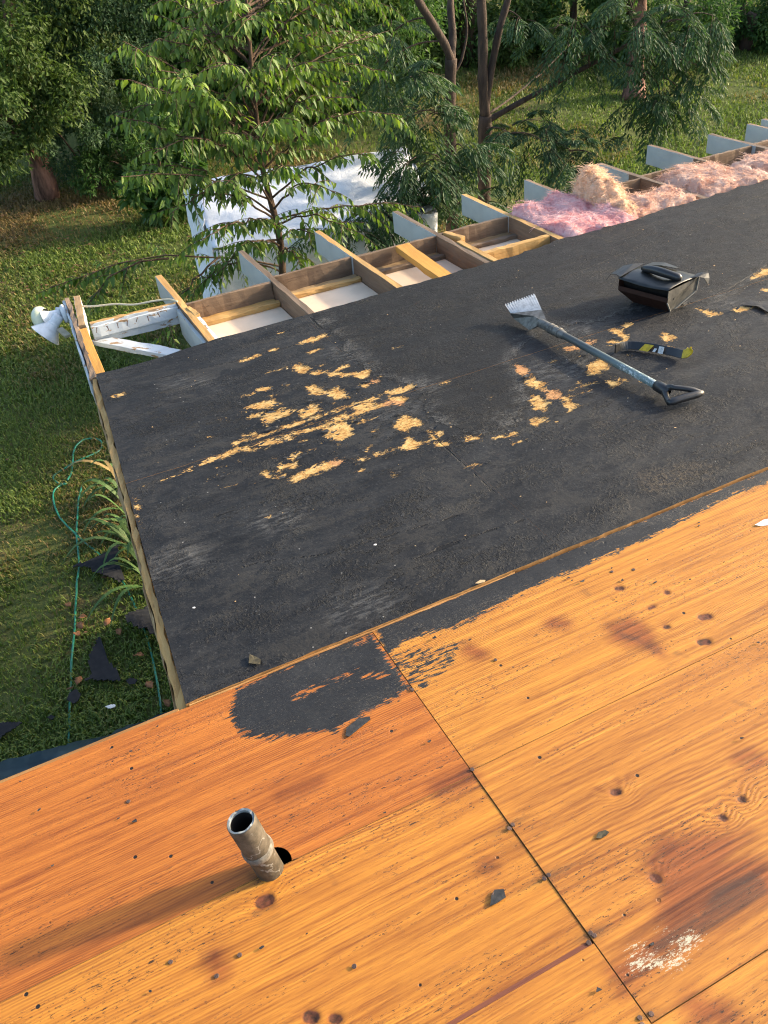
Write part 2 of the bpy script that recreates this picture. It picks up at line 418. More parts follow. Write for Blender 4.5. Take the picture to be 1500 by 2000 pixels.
# bare plywood of the upper deck; attributes: tar, stain, streak, white, knot
def plywood(name, ca, cb, cdark, seed=0.0, wave=34.0):
    m = Mat(name)
    v = m.map(m.obj(), (1, 1, 1), (seed * 3.7, seed * 1.9, 0))
    kn = m.attr('knot')
    warp = m.noise(m.map(v, (1.1, 4.0, 1)), 1.0, 3, .5)
    s2 = m.t.nodes.new('ShaderNodeSeparateXYZ'); m.put(s2.inputs[0], v)
    ph = m.math('ADD', m.math('MULTIPLY', s2.outputs[1], wave * 6.2832 * .55), m.math('ADD', m.math('MULTIPLY', warp, 60.0), m.math('MULTIPLY', m.noise(m.map(v, (5, 60, 1)), 1.0, 3), 7.0)))
    ph = m.math('ADD', ph, m.math('MULTIPLY', m.ss(kn, -.05, .01), 14.0))
    rings = m.math('MULTIPLY_ADD', m.math('SINE', ph), .5, .5)
    rmask = m.ss(m.noise(m.map(v, (.8, 2.6, 1), (5, 2, 0)), 1.0, 2), .40, .66)
    g = m.noise(m.map(v, (1.7, 66, 1)), 1.0, 5, .62, .35)
    fi = m.noise(m.map(v, (9, 210, 1)), 1.0, 4, .72)
    blot = m.noise(m.map(v, (1.2, 3.2, 1), (9, 4, 0)), 1.0, 4, .55)
    k = m.math('ADD', m.math('MULTIPLY', g, .42), m.math('MULTIPLY', fi, .36))
    k = m.math('ADD', k, m.math('MULTIPLY', m.math('MULTIPLY', m.math('SUBTRACT', rings, .5), rmask), .12))
    c = m.ramp(k, [(.30, cdark), (.44, cb), (.56, ca), (.66, (ca[0] * 1.12, ca[1] * 1.22, ca[2] * 1.4))])
    c = m.mix(m.math('MULTIPLY', m.ss(blot, .42, .72), .4), c, cb)
    c = m.mix(m.math('MULTIPLY', m.ss(m.noise(m.map(v, (1.0, 5, 1), (2, 7, 0)), 1.3, 4), .56, .74), .40), c, (cdark[0] * .8, cdark[1] * .65, cdark[2] * .6))
    # resin-red and grey stains, and the pipe's cast shadow painted in
    ns = m.noise(m.map(v, (5, 26, 1)), 1.0, 5, .7)
    st = m.ss(m.math('ADD', m.attr('stain_shadow'), m.math('MULTIPLY', m.math('SUBTRACT', m.math('ADD', m.math('MULTIPLY', ns, .6), m.math('MULTIPLY', fi, .5)), .5), 1.9)), .04, .78)
    c = m.mix(m.math('MULTIPLY', st, .90), c, m.ramp(g, [(.38, (.075, .016, .005)), (.60, (.26, .070, .016))]))
    sk = m.ss(m.math('ADD', m.math('MULTIPLY', m.attr('streak'), .8), m.math('MULTIPLY', m.math('SUBTRACT', m.math('ADD', m.math('MULTIPLY', m.noise(m.map(v, (4, 50, 1)), 1.0, 5, .75), .6), m.math('MULTIPLY', fi, .5)), .55), 1.9)), .18, 1.0)
    sk = m.math('MULTIPLY', sk, m.ss(m.attr('streak'), .02, .35))
    c = m.mix(m.math('MULTIPLY', sk, .72), c, (.038, .022, .016))
    # weather checks: short dark slits along the grain
    band = m.ss(m.noise(m.map(v, (1.3, 9, 1), (1, 3, 0)), 1.0, 4, .7), .47, .60)
    ck = m.ss(m.noise(m.map(v, (60, 200, 1)), 1.0, 4, .75), .575, .61)
    ck2 = m.ss(m.noise(m.map(v, (20, 140, 1), (4, 0, 0)), 1.0, 4, .75), .605, .64)
    chk = m.math('MAXIMUM', m.math('MULTIPLY', ck, m.math('MULTIPLY_ADD', band, .92, .08)), m.math('MULTIPLY', ck2, band))
    c = m.mix(m.math('MULTIPLY', chk, .92), c, (.022, .012, .007))
    # old nail holes
    vn = m.map(v, (1, 1, 1), (.3, .1, 0))
    hole = m.math('MULTIPLY', m.ss(m.vor(vn, 12), .066, .045), m.ss(m.noise(v, 3.3, 2), .36, .44))
    c = m.mix(hole, c, (.010, .008, .007))
    hs = m.math('MULTIPLY', m.ss(m.vor(m.map(vn, (.55, 1, 1)), 11), .16, .04), .0)
    # knots
    km = m.ss(kn, -.003, .002)
    c = m.mix(m.math('MULTIPLY', m.ss(kn, -.010, .0), .6), c, cdark)
    c = m.mix(m.math('MULTIPLY', km, .92), c, m.ramp(m.noise(v, 70, 3), [(.35, (.022, .010, .006)), (.7, (.14, .040, .020))]))
    # tar
    tn = m.noise(m.map(v, (16, 110, 1)), 1.0, 5, .72)
    tn2 = m.noise(v, 70, 4, .7)
    te = m.math('ADD', m.attr('tar'), m.math('ADD', m.math('MULTIPLY', m.math('SUBTRACT', tn, .5), .11), m.math('MULTIPLY', m.math('SUBTRACT', tn2, .5), .035)))
    tm = m.ss(te, -.0012, .0012)
    tc = m.ramp(m.math('ADD', m.math('MULTIPLY', m.noise(v, 9, 4, .6), .55), m.math('MULTIPLY', m.noise(v, 90, 3, .7), .45)), [(.38, (.0085, .009, .0105)), (.52, (.014, .0148, .0162)), (.66, (.027, .027, .027))])
    tc = m.mix(m.math('MULTIPLY', m.ss(m.noise(v, 260, 2), .66, .74), .6), tc, (.19, .17, .14))
    c = m.mix(tm, c, tc)
    # white scrape
    we = m.math('ADD', m.math('SUBTRACT', m.attr('white'), .006), m.math('MULTIPLY', m.math('SUBTRACT', m.noise(m.map(v, (60, 170, 1)), 1.0, 5, .85), .5), .17))
    wm = m.ss(we, -.001, .0015)
    c = m.mix(wm, c, (.45, .41, .29))
    h = m.math('ADD', m.math('MULTIPLY', g, .5), m.math('MULTIPLY', fi, .45))
    h = m.math('ADD', h, m.math('MULTIPLY', m.math('MULTIPLY', rings, rmask), .28))
    h = m.math('SUBTRACT', h, m.math('MULTIPLY', chk, .9))
    h = m.math('SUBTRACT', h, m.math('MULTIPLY', hole, 2.0))
    h = m.math('ADD', h, m.math('MULTIPLY', tm, .5))
    return m.done(m.bsdf(c, m.math('MULTIPLY_ADD', g, .2, .50), .30, normal=m.bump(h, .55, .0035)))

MAT = {}
MAT['black'] = black_deck()
MAT['ply_a'] = plywood('plywood_deep_orange', (.50, .186, .028), (.40, .130, .019), (.19, .049, .009), 1.0, 300)
MAT['ply_b'] = plywood('plywood_honey', (.55, .266, .036), (.46, .184, .023), (.225, .070, .011), 2.3, 240)
MAT['ply_c'] = plywood('plywood_gold', (.58, .296, .045), (.49, .204, .028), (.235, .079, .013), 3.9, 320)
MAT['ply_d'] = plywood('plywood_gold_coarse', (.54, .264, .039), (.445, .178, .025), (.215, .068, .012), 5.1, 130)
MAT['ply_edge'] = wood_mat('plywood_edge', (.46, .25, .085), (.30, .135, .036), streak=.3)
MAT['ply_edge_red'] = wood_mat('plywood_edge_red', (.20, .060, .032), (.10, .030, .018), streak=.3)
MAT['old_wood'] = wood_mat('weathered_brown_lumber', (.235, .160, .100), (.135, .085, .052), (.055, .035, .022), .45)
MAT['fresh_wood'] = wood_mat('yellow_pine', (.52, .33, .125), (.38, .205, .058), (.22, .10, .03), .25)
MAT['bright_wood'] = wood_mat('orange_pine', (.55, .295, .062), (.43, .20, .036), (.24, .10, .03), .15, fleck=.2)
MAT['strip_wood'] = wood_mat('pale_strip_wood', (.38, .265, .135), (.26, .16, .075), (.12, .07, .035), .4)
MAT['grey_wood'] = wood_mat('rotten_wood', (.22, .16, .11), (.12, .08, .05), (.03, .02, .015), .6)
MAT['paint'] = paint_mat('grey_white_house_paint', (.37, .395, .385), chip=.64)
MAT['paint_white'] = paint_mat('peeling_white_paint', (.52, .55, .56), chip=.57, dirt=.35)
MAT['cream'] = plain('cream_ceiling_board', (.70, .54, .385), .7, .2, var=.10, nscale=6, bumpk=.05)
MAT['siding'] = plain('painted_siding', (.40, .44, .45), .6, .3, var=.2, nscale=3)
MAT['shade_black'] = plain('painted_shade_black', (.02, .018, .016), .9, .1)  # near-black colour standing in for shade in attic, pipe and hood
MAT['steel_nail'] = plain('rusty_nail_head', (.16, .10, .075), .5, .5, .6, var=.5, nscale=300)

# ------------------------------------------------------------------ painted wear and one cast shadow: shapes in deck coordinates
def zpts(pts, ox, oy, k, z=0.0):
    return np.array([P(ox + a / k, oy + b / k, z)[:2] for a, b in pts])

def sd_poly(X, Y, poly):
    d = np.full(X.shape, 1e9); inside = np.zeros(X.shape, bool)
    n = len(poly)
    for i in range(n):
        ax, ay = poly[i]; bx, by = poly[(i + 1) % n]
        ex, ey = bx - ax, by - ay
        t = np.clip(((X - ax) * ex + (Y - ay) * ey) / (ex * ex + ey * ey + 1e-12), 0, 1)
        d = np.minimum(d, (X - ax - t * ex) ** 2 + (Y - ay - t * ey) ** 2)
        c = (ay > Y) != (by > Y)
        inside ^= c & (X < (bx - ax) * (Y - ay) / (by - ay + 1e-12) + ax)
    d = np.sqrt(d)
    return np.where(inside, d, -d)               # positive inside

def sd_line(X, Y, pts, r):
    pts = np.asarray(pts); r = np.broadcast_to(np.asarray(r, float), (len(pts),))
    out = np.full(X.shape, -1e9)
    if len(pts) == 1: return r[0] - np.hypot(X - pts[0][0], Y - pts[0][1])
    for i in range(len(pts) - 1):
        ax, ay = pts[i]; bx, by = pts[i + 1]; ex, ey = bx - ax, by - ay
        t = np.clip(((X - ax) * ex + (Y - ay) * ey) / (ex * ex + ey * ey + 1e-12), 0, 1)
        out = np.maximum(out, r[i] + (r[i + 1] - r[i]) * t - np.hypot(X - ax - t * ex, Y - ay - t * ey))
    return out

Z1, Z2, Z6 = (350, 620, 2.5), (850, 620, 2.308), (950, 480, 2.727)
def poly(z, pts): return ('p', zpts(pts, *z))
def line(z, pts, r): return ('l', zpts(pts, *z), r)
PEEL = [
    poly(Z1, [(575, 130), (640, 100), (715, 82), (722, 95), (650, 120), (590, 133)]), line(Z1, [(305, 212), (385, 187)], .012), line(Z1, [(450, 163), (470, 158)], .013),
    poly(Z1, [(555, 240), (590, 228), (635, 250), (625, 275), (590, 282), (565, 265)]), line(Z1, [(660, 272), (700, 268)], .016), line(Z1, [(430, 270), (530, 245)], .004),
    poly(Z1, [(725, 270), (760, 265), (850, 275), (900, 265), (940, 258), (930, 285), (900, 310), (870, 300), (840, 290), (800, 300), (770, 285), (735, 292)]),
    poly(Z1, [(935, 305), (980, 310), (965, 335), (940, 325)]), line(Z1, [(900, 335), (912, 340)], .016), line(Z1, [(780, 255), (815, 240)], .012), line(Z1, [(640, 175), (690, 155)], .008),
    line(Z1, [(400, 352), (440, 346)], .015),
    poly(Z1, [(620, 340), (660, 335), (730, 365), (780, 340), (835, 395), (760, 405), (720, 380), (640, 380)]),
    poly(Z1, [(315, 440), (400, 415), (470, 400), (480, 430), (455, 450), (380, 448)]), line(Z1, [(350, 490), (385, 480)], .014),
    poly(Z1, [(395, 500), (430, 465), (520, 450), (575, 455), (540, 480), (470, 500), (420, 518)]),
    poly(Z1, [(575, 465), (640, 435), (655, 425), (665, 440), (700, 455), (640, 490), (600, 498), (590, 480)]),
    line(Z1, [(275, 615), (440, 565), (600, 515), (850, 430), (980, 392)], [.012, .011, .011, .009, .010]), line(Z1, [(1030, 372), (1080, 362), (1135, 345)], [.02, .024, .018]),
    line(Z1, [(450, 605), (700, 535), (900, 460), (1030, 425)], [.009, .017, .022, .015]), line(Z1, [(880, 440), (930, 432)], .026),
    poly(Z1, [(1020, 390), (1120, 395), (1085, 440), (1050, 435), (1035, 415)]),
    poly(Z1, [(690, 545), (800, 510), (850, 540), (845, 580), (780, 605), (720, 598), (705, 575), (740, 560)]),
    poly(Z1, [(1075, 500), (1110, 483), (1190, 510), (1185, 535), (1130, 545), (1105, 568), (1050, 540)]),
    poly(Z1, [(1085, 620), (1120, 598), (1200, 615), (1150, 645), (1090, 650)]), line(Z1, [(965, 672), (1100, 638)], .009), line(Z1, [(1150, 640), (1240, 595)], .009),
    line(Z1, [(1215, 555), (1255, 600)], .006), line(Z1, [(1262, 570), (1275, 582)], .014), line(Z1, [(1268, 622), (1300, 622)], .016),
    poly(Z1, [(530, 785), (600, 750), (700, 715), (760, 697), (800, 700), (800, 718), (740, 740), (640, 780), (570, 803), (540, 800)]),
    poly(Z1, [(855, 705), (890, 680), (925, 690), (905, 708)]), line(Z1, [(410, 755), (440, 772)], .013), line(Z1, [(505, 725), (560, 722)], .018), line(Z1, [(550, 690), (590, 660)], .010), line(Z1, [(480, 775), (505, 770)], .011),
    line(Z1, [(-240, 852), (-100, 806), (0, 765), (100, 725), (280, 650)], [-.008, -.005, .000, .006, .018]), line(Z1, [(280, 640), (340, 648), (385, 645)], [.018, .016, .004]), line(Z1, [(410, 615), (450, 608)], .022),
    line(Z1, [(1415, 595), (1460, 592)], .016), line(Z1, [(1040, 775), (1050, 776)], .009), line(Z1, [(1410, 730), (1450, 718)], .006),
    line(Z1, [(190, 735), (330, 690)], -.004), line(Z1, [(210, 830), (380, 810)], -.004), line(Z1, [(120, 800), (250, 760)], -.007), line(Z1, [(430, 780), (560, 800)], -.005),
    line((0, 700, 3.571), [(800, 266), (870, 252)], .012), line((0, 700, 3.571), [(940, 985), (975, 1060)], .002), line((0, 700, 3.571), [(960, 1100), (1005, 1205)], -.004),
    poly(Z2, [(360, 215), (400, 225), (435, 265), (400, 275), (370, 250)]), poly(Z2, [(405, 290), (440, 275), (490, 290), (497, 320), (450, 325), (410, 305)]),
    poly(Z2, [(490, 330), (545, 325), (580, 350), (545, 370), (500, 365)]), poly(Z2, [(550, 360), (600, 350), (610, 380), (650, 400), (610, 428), (590, 410), (580, 380)]),
    poly(Z2, [(435, 350), (470, 355), (510, 390), (490, 425), (450, 415), (435, 380)]), poly(Z2, [(425, 460), (470, 450), (510, 462), (455, 495), (430, 480)]),
    line(Z2, [(270, 545), (365, 525)], .008), line(Z2, [(150, 550), (185, 546)], .016), line(Z2, [(12, 530), (22, 536)], .014), line(Z2, [(15, 574), (45, 572)], .014),
    poly(Z2, [(690, 215), (740, 190), (785, 215), (770, 235), (745, 235), (750, 255), (690, 262)]), poly(Z2, [(565, 150), (640, 130), (725, 102), (730, 110), (650, 150), (600, 158)]),
    poly(Z2, [(765, 280), (835, 300), (800, 322)]), poly(Z2, [(790, 60), (835, 55), (870, 90), (860, 108), (800, 75)]), line(Z2, [(858, 45), (870, 36)], .018), line(Z2, [(790, 115), (845, 119)], .014),
    line(Z2, [(900, 125), (990, 140)], .010), poly(Z2, [(1015, 90), (1045, 75), (1085, 98), (1040, 118), (1030, 110)]), line(Z2, [(1035, 140), (1050, 142)], .022), line(Z2, [(600, 335), (670, 312), (730, 290)], .003), line(Z2, [(615, 355), (700, 330)], .001), line(Z2, [(790, 265), (860, 285)], .004),
    poly(Z6, [(1100, 330), (1150, 345), (1255, 365), (1190, 383), (1140, 360)]), line(Z6, [(1335, 350), (1390, 335)], .022), line(Z6, [(1420, 178), (1500, 140), (1560, 120)], [.012, .03, .03]), line(Z6, [(1490, 240), (1520, 240)], .02),
]
_pr = np.random.RandomState(17)
for _k in range(90):                                        # scattered scrape marks round the bare patches
    if _k < 75: _x, _y = 350 + (620 + _pr.normal() * 230) / 2.5, 620 + (520 + _pr.normal() * 150) / 2.5
    else: _x, _y = 1130 + _pr.normal() * 110, 725 + _pr.normal() * 45
    _p = P(_x, _y)[:2]; _l = _pr.gamma(2, .012)
    PEEL.append(('l', np.array([_p, _p + [_l, _pr.normal() * .005]]), _pr.uniform(-.006, .006)))
PINK = [poly(Z2, [(490, 330), (545, 325), (580, 350), (545, 370), (500, 365)]), poly(Z2, [(565, 150), (640, 130), (725, 102), (730, 110), (650, 150), (600, 158)]), poly(Z2, [(360, 215), (400, 225), (435, 265), (400, 275), (370, 250)]), line(Z1, [(780, 700), (810, 715)], .03), line(Z1, [(1040, 430), (1090, 440)], .03), line(Z1, [(940, 310), (975, 330)], .03)]
CAP = [('p', np.array([P(*q)[:2] for q in [(600, 600), (650, 658), (680, 690), (705, 715), (760, 745), (805, 755), (830, 790), (850, 828), (900, 846), (940, 850), (1000, 828), (1030, 792), (1042, 745), (1000, 718), (1010, 690), (1060, 655), (1120, 640), (1250, 605), (1400, 590), (1500, 545), (1700, 470), (1700, 200), (1100, 380)]]))]
GRIT = [poly(Z2, [(900, 700), (1000, 680), (1200, 650), (1300, 680), (1230, 750), (1000, 800), (920, 790)]), poly(Z2, [(700, 430), (760, 440), (770, 500), (720, 500)])]
DUST = [line(Z1, [(-20, 320), (100, 318)], .05), line(Z1, [(790, 160), (840, 190)], .07), line(Z1, [(970, 480), (1120, 440)], .05), line(Z1, [(1180, 330), (1230, 340)], .06), line(Z2, [(500, 260), (620, 230)], .10), line(Z2, [(600, 70), (680, 60)], .05), line((300, 1000, 2.5), [(50, 270), (150, 230)], .08), line((300, 1000, 2.5), [(550, 50), (640, 40)], .07), line((300, 1000, 2.5), [(950, 490), (1090, 440)], .06), line(Z6, [(1250, 320), (1300, 310)], .05), line(Z1, [(165, 340), (200, 380)], .01)]

Z3, Z4, Z5, Z7 = (300, 1000, 2.5), (750, 1050, 2.0), (0, 1450, 2.0), (750, 1450, 2.0)
TAR = [poly(Z3, [(400, 870), (620, 765), (850, 668), (1060, 585), (1110, 650), (1150, 730), (1235, 850), (1190, 905), (1090, 945), (960, 1015), (880, 1065), (760, 1075), (620, 1095), (500, 1105), (420, 1065), (380, 1000), (390, 930)]),
       ('p', np.array([P(*q)[:2] for q in [(735, 1226), (1000, 1118), (1250, 1018), (1500, 916), (1640, 860), (1640, 888), (1500, 943), (1435, 966), (1283, 1042), (1250, 1058), (1200, 1079), (1125, 1112), (1075, 1132), (1000, 1164), (925, 1206), (870, 1231), (840, 1231), (812, 1243), (755, 1272)]]))]
TAR.append(('p', np.array([(2.25, 1.765), (6.3, 1.765), (6.3, 1.695), (4.2, 1.715), (2.25, 1.722)])))
TARSTREAK = [poly(Z4, [(0, 470), (120, 440), (210, 430), (300, 402), (280, 450), (230, 520), (200, 570), (110, 590), (60, 540)])]
TARCUT = [line(Z3, [(700, 900), (830, 840), (1000, 770)], [.006, .004, -.004]), line(Z3, [(1030, 800), (1130, 790)], .004), line(Z3, [(980, 640), (1030, 620)], .006)]
STAIN_SHADOW = [poly(Z7, [(1040, 470), (1180, 380), (1420, 350), (1300, 470), (1520, 470), (1520, 590), (1350, 680), (1250, 740), (1050, 860), (920, 960), (900, 900), (1080, 740), (1100, 600)]),
         poly(Z4, [(880, 340), (960, 310), (1040, 380), (1080, 450), (1000, 415), (900, 400)]), line(Z4, [(335, 432), (375, 452)], .008), line(Z4, [(665, 335), (700, 335)], .008), line(Z4, [(1400, 860), (1440, 850)], .012),
         line(Z5, [(1090, 205), (1250, 155)], -.004), line(Z5, [(838, 835), (848, 878)], .008), line(Z7, [(395, 490), (415, 480)], .002), line(Z7, [(220, 180), (330, 130)], .010), line(Z7, [(1230, 1040), (1330, 1070)], .018),
         line(Z5, [(0, 900), (600, 690), (960, 520)], -.01), line(Z7, [(1130, 430), (1200, 600)], .03)]  # first stroke: the vent pipe's cast shadow put into the wood colour
STREAK = [line(Z7, [(1450, 560), (1340, 620), (1240, 720)], [.03, .035, .02]), line(Z7, [(1215, 700), (1070, 800)], .02), line(Z7, [(380, 378), (490, 325), (580, 282)], [.0, .012, .0]), line(Z7, [(480, 600), (640, 522), (790, 450)], [0, .016, 0]), line(Z7, [(720, 790), (820, 745), (900, 712)], [0, .014, 0]), line(Z7, [(960, 1090), (1040, 1060), (1110, 1030)], [0, .014, 0]), line(Z7, [(290, 130), (345, 103), (400, 85)], [.004, .01, 0]),
          line(Z4, [(930, 380), (1000, 400)], .012), line(Z4, [(1040, 430), (1090, 455)], .006), line(Z4, [(785, 210), (800, 225)], .010), line(Z4, [(1370, 640), (1430, 660)], .008), line(Z4, [(1140, 450), (1180, 460)], .006), line(Z5, [(1000, 660), (1070, 640)], .010), line(Z5, [(1270, 480), (1310, 550)], .003), line(Z5, [(560, 120), (690, 70)], .004), line(Z5, [(1130, 240), (1240, 180)], .004), line(Z5, [(730, 375), (760, 365)], .005), line(Z5, [(980, 520), (1010, 545)], .012), line(Z5, [(1120, 470), (1170, 455)], .004),
          line(Z5, [(1020, 715), (1090, 675)], .004), line(Z5, [(870, 780), (910, 765)], .004), line(Z5, [(1050, 770), (1120, 735)], .004), line(Z5, [(790, 830), (840, 808)], .004), line(Z7, [(240, 890), (285, 875)], .006)]
WHITE = [poly(Z7, [(945, 885), (990, 845), (1060, 828), (1080, 850), (1110, 838), (1150, 800), (1130, 790), (1180, 748), (1235, 755), (1220, 785), (1150, 830), (1180, 850), (1140, 885), (1060, 872), (960, 890)]), line(Z7, [(970, 815), (1010, 795)], .004), line(Z7, [(1080, 735), (1100, 728)], -.004)]
KNOT = [line(Z4, [(912, 198), (928, 196)], 0.0088), line(Z4, [(1105, 213), (1107, 214)], 0.0088), line(Z4, [(1240, 310), (1268, 306)], 0.0108), line(Z4, [(1238, 406), (1264, 404)], 0.0108), line(Z4, [(1100, 348), (1110, 347)], 0.0078), line(Z4, [(1035, 275), (1055, 266)], 0.0048),
        line(Z7, [(898, 194), (915, 192)], 0.0088), line(Z7, [(1055, 527), (1070, 533)], 0.0098), line(Z5, [(1022, 625), (1048, 615)], 0.0138), line(Z5, [(1205, 1068), (1225, 1072)], 0.0118), line(Z5, [(1300, 1075), (1320, 1078)], 0.0088), line(Z7, [(1395, 222), (1402, 220)], 0.0078), line(Z7, [(1320, 292), (1330, 296)], 0.0078)]

def pxl(pts, r): return ('l', np.array([P(*q)[:2] for q in pts]), r)
LAP = [pxl([(472, 1110), (524, 1098), (640, 1086), (760, 1050), (900, 1008)], .0022), pxl([(808, 1096), (900, 1062)], .002), pxl([(850, 1075), (940, 1045), (1023, 1018)], .0024), pxl([(300, 742), (350, 730), (482, 702), (586, 672)], .0022), pxl([(960, 557), (1050, 533), (1148, 507)], .002), pxl([(1180, 640), (1300, 610), (1420, 570), (1500, 520)], .0030), pxl([(836, 842), (898, 904), (971, 971)], .0022), pxl([(606, 622), (640, 656)], .003), pxl([(1060, 560), (1160, 520), (1260, 480)], .0018), pxl([(700, 660), (760, 642), (850, 628)], .002), pxl([(1080, 880), (1180, 850), (1300, 800)], .0016), pxl([(420, 1010), (500, 985), (620, 960)], .0016)]

def field(X, Y, shapes, soft=None):
    out = np.full(X.shape, -1.0)
    for s in shapes:
        pts = s[1]; mx = .35
        sel = (X > pts[:, 0].min() - mx) & (X < pts[:, 0].max() + mx) & (Y > pts[:, 1].min() - mx) & (Y < pts[:, 1].max() + mx)
        if not sel.any(): continue
        d = sd_poly(X[sel], Y[sel], pts) if s[0] == 'p' else sd_line(X[sel], Y[sel], pts, s[2])
        out[sel] = np.maximum(out[sel], d)
    if soft: out = np.clip(out / soft + .5, 0, 1)
    return out

def deck_sheet(name, quad, step, top, thick, mats, parent, fields, relief=None, ragged=None, hole=None):
    """a sheet with its corners quad (x0y0, x1y0, x1y1, x0y1), a fine top face, real edges and underside"""
    q = np.asarray(quad, float)
    nu = max(2, int(max(np.linalg.norm(q[1] - q[0]), np.linalg.norm(q[2] - q[3])) / step)); nv = max(2, int(max(np.linalg.norm(q[3] - q[0]), np.linalg.norm(q[2] - q[1])) / step))
    u, v = np.meshgrid(np.linspace(0, 1, nu + 1), np.linspace(0, 1, nv + 1))
    X = (1 - u) * (1 - v) * q[0, 0] + u * (1 - v) * q[1, 0] + u * v * q[2, 0] + (1 - u) * v * q[3, 0]
    Y = (1 - u) * (1 - v) * q[0, 1] + u * (1 - v) * q[1, 1] + u * v * q[2, 1] + (1 - u) * v * q[3, 1]
    if ragged is not None: X, Y = ragged(X, Y, u, v)
    X, Y = X.ravel(), Y.ravel()
    Zt = np.full(X.shape, float(top))
    idx = np.arange((nu + 1) * (nv + 1)).reshape(nv + 1, nu + 1)
    F = np.stack([idx[:-1, :-1], idx[:-1, 1:], idx[1:, 1:], idx[1:, :-1]], -1).reshape(-1, 4)
    if hole:
        hx, hy, hr = hole
        d = np.hypot(X - hx, Y - hy)
        near = (d > hr * .55) & (d < hr + step * 1.1)
        cx = X[F].mean(1); cy = Y[F].mean(1)
        F = F[np.hypot(cx - hx, cy - hy) > hr]
        used = np.zeros(len(X), int); e = {}
        for f in F[(np.hypot(X[F[:, 0]] - hx, Y[F[:, 0]] - hy) < hr + 4 * step)]:
            for a, b in zip(f, np.roll(f, -1)): e[(a, b)] = 1
        rim = [a for (a, b) in e if (b, a) not in e and np.hypot(X[a] - hx, Y[a] - hy) < hr + 1.6 * step]
        for a in rim:
            dd = np.hypot(X[a] - hx, Y[a] - hy); X[a] = hx + (X[a] - hx) * hr / dd; Y[a] = hy + (Y[a] - hy) * hr / dd
    A = {k: (f(X, Y) if callable(f) else field(X, Y, *f)) for k, f in fields.items()}
    if relief: Zt = Zt + relief(X, Y, A)
    top_n = len(X)
    ring = np.concatenate([idx[0, :-1], idx[:-1, -1], idx[-1, :0:-1], idx[:0:-1, 0]])
    V = np.column_stack([X, Y, Zt])
    # edge faces have their own vertices so they take the edge material cleanly
    Vr = V[ring]; Vb = Vr.copy(); Vb[:, 2] = top - thick
    n = len(ring); k = np.arange(n); kn = (k + 1) % n
    side = np.stack([top_n + k, top_n + n + k, top_n + n + kn, top_n + kn], -1)
    Vall = np.vstack([V, Vr, Vb])
    c = [top_n + n + i for i in (0, nu, nu + nv, 2 * nu + nv)]
    Fs = np.vstack([F, side, [[c[0], c[3], c[2], c[1]]] if not hole else np.zeros((0, 4), int)])
    fm = np.zeros(len(Fs), int); fm[len(F):] = 1
    Aall = {k2: np.concatenate([a, a[ring], a[ring]]) for k2, a in A.items()}
    me = npmesh(name, Vall, Fs.astype(int), smooth=False, attrs=Aall, fmat=fm)
    sm = np.zeros(len(Fs), bool); sm[:len(F)] = True
    me.polygons.foreach_set('use_smooth', sm)
    return link(name, me, mats, parent)

# ------------------------------------------------------------------ the house: upper deck, lower roof, framing
house = empty('house', M4)
tag(house, 'house roof stripped to orange plywood and black coated decking with open rafter bays', 'house')

# upper deck: bare plywood
def tar_field(X, Y):
    t = field(X, Y, TAR)
    s = np.minimum(field(X, Y, TARSTREAK), .0) - .002
    t = np.maximum(t, s)
    return np.minimum(t, -field(X, Y, TARCUT))
OF = {'tar': tar_field, 'stain_shadow': (STAIN_SHADOW, .080), 'streak': (STREAK, .03), 'white': (WHITE, None), 'knot': (KNOT, None)}
def wood_relief(X, Y, A):
    p = np.column_stack([X * .8, Y * 1.5, X * 0])
    return fbm(p, 1.6, 2) * .0025 + np.clip(A['tar'] / .01, 0, 1) * .0008 - np.clip(A['knot'] / .004, 0, 1) * .004
yA, yB, yE, xS = 1.752, 1.185, .520, .652
xL, xR = -3.2, 4.6
upper = empty('upper_deck', parent=house)
pipe_base = P(527, 1698)
hole = (P(537, 1686)[0], P(537, 1686)[1], .0395)
def side(name, x0, x1, y0, y1, mat, hole=None, top=0.0, edge='ply_edge', step=.0075):
    # fine mesh only where the camera can look
    return deck_sheet('plywood_sheet', [(x0, y0), (x1, y0), (x1, y1), (x0, y1)], step, top, .016, [MAT[mat], MAT[edge]], upper, OF, wood_relief, None, hole)
g = .0012
side('a', -1.45, xS - g, yB - .012 + g, yA, 'ply_a', hole)
side('b', -1.45, xS - g, .70 + .0048, yB - .012, 'ply_b', None, -.001)
side('c', -1.45, xS - g, -.40, .70 - .0048, 'ply_b', None, .0005, 'ply_edge_red', .012)
side('d', xS + g, 3.1, yB + g, yA, 'ply_c', None, .0006, step=.009)
side('e', xS + g, 3.1, yE + g, yB - g, 'ply_d', None, .0012)
side('f', xS + g, 3.1, -.40, yE - g, 'ply_c', None, .0002, step=.012)
for (x0, x1, y0, y1, mt) in ((-3.6, -1.45 - g, -.4, yA, 'ply_a'), (3.1 + g, 6.4, -.4, yA, 'ply_c'), (-3.6, 6.4, -1.62, -.4 - g, 'ply_b')):
    deck_sheet('plywood_sheet', [(x0, y0), (x1, y0), (x1, y1), (x0, y1)], .05, 0, .016, [MAT[mt], MAT['ply_edge']], upper, OF, None)
# the splintered joint between two left-hand sheets
V = boxV(-.3, xS - .004, .6955, .7045, -.012, -.0008)
obj('joint_strip', V, BOXF, MAT['ply_edge_red'], upper)
# near-black slab added as the attic's shade, seen through the pipe hole
obj('attic_shade_slab', boxV(-3.55, 6.35, -1.6, yA - .03, -.20, -.17), BOXF, MAT['shade_black'], upper)
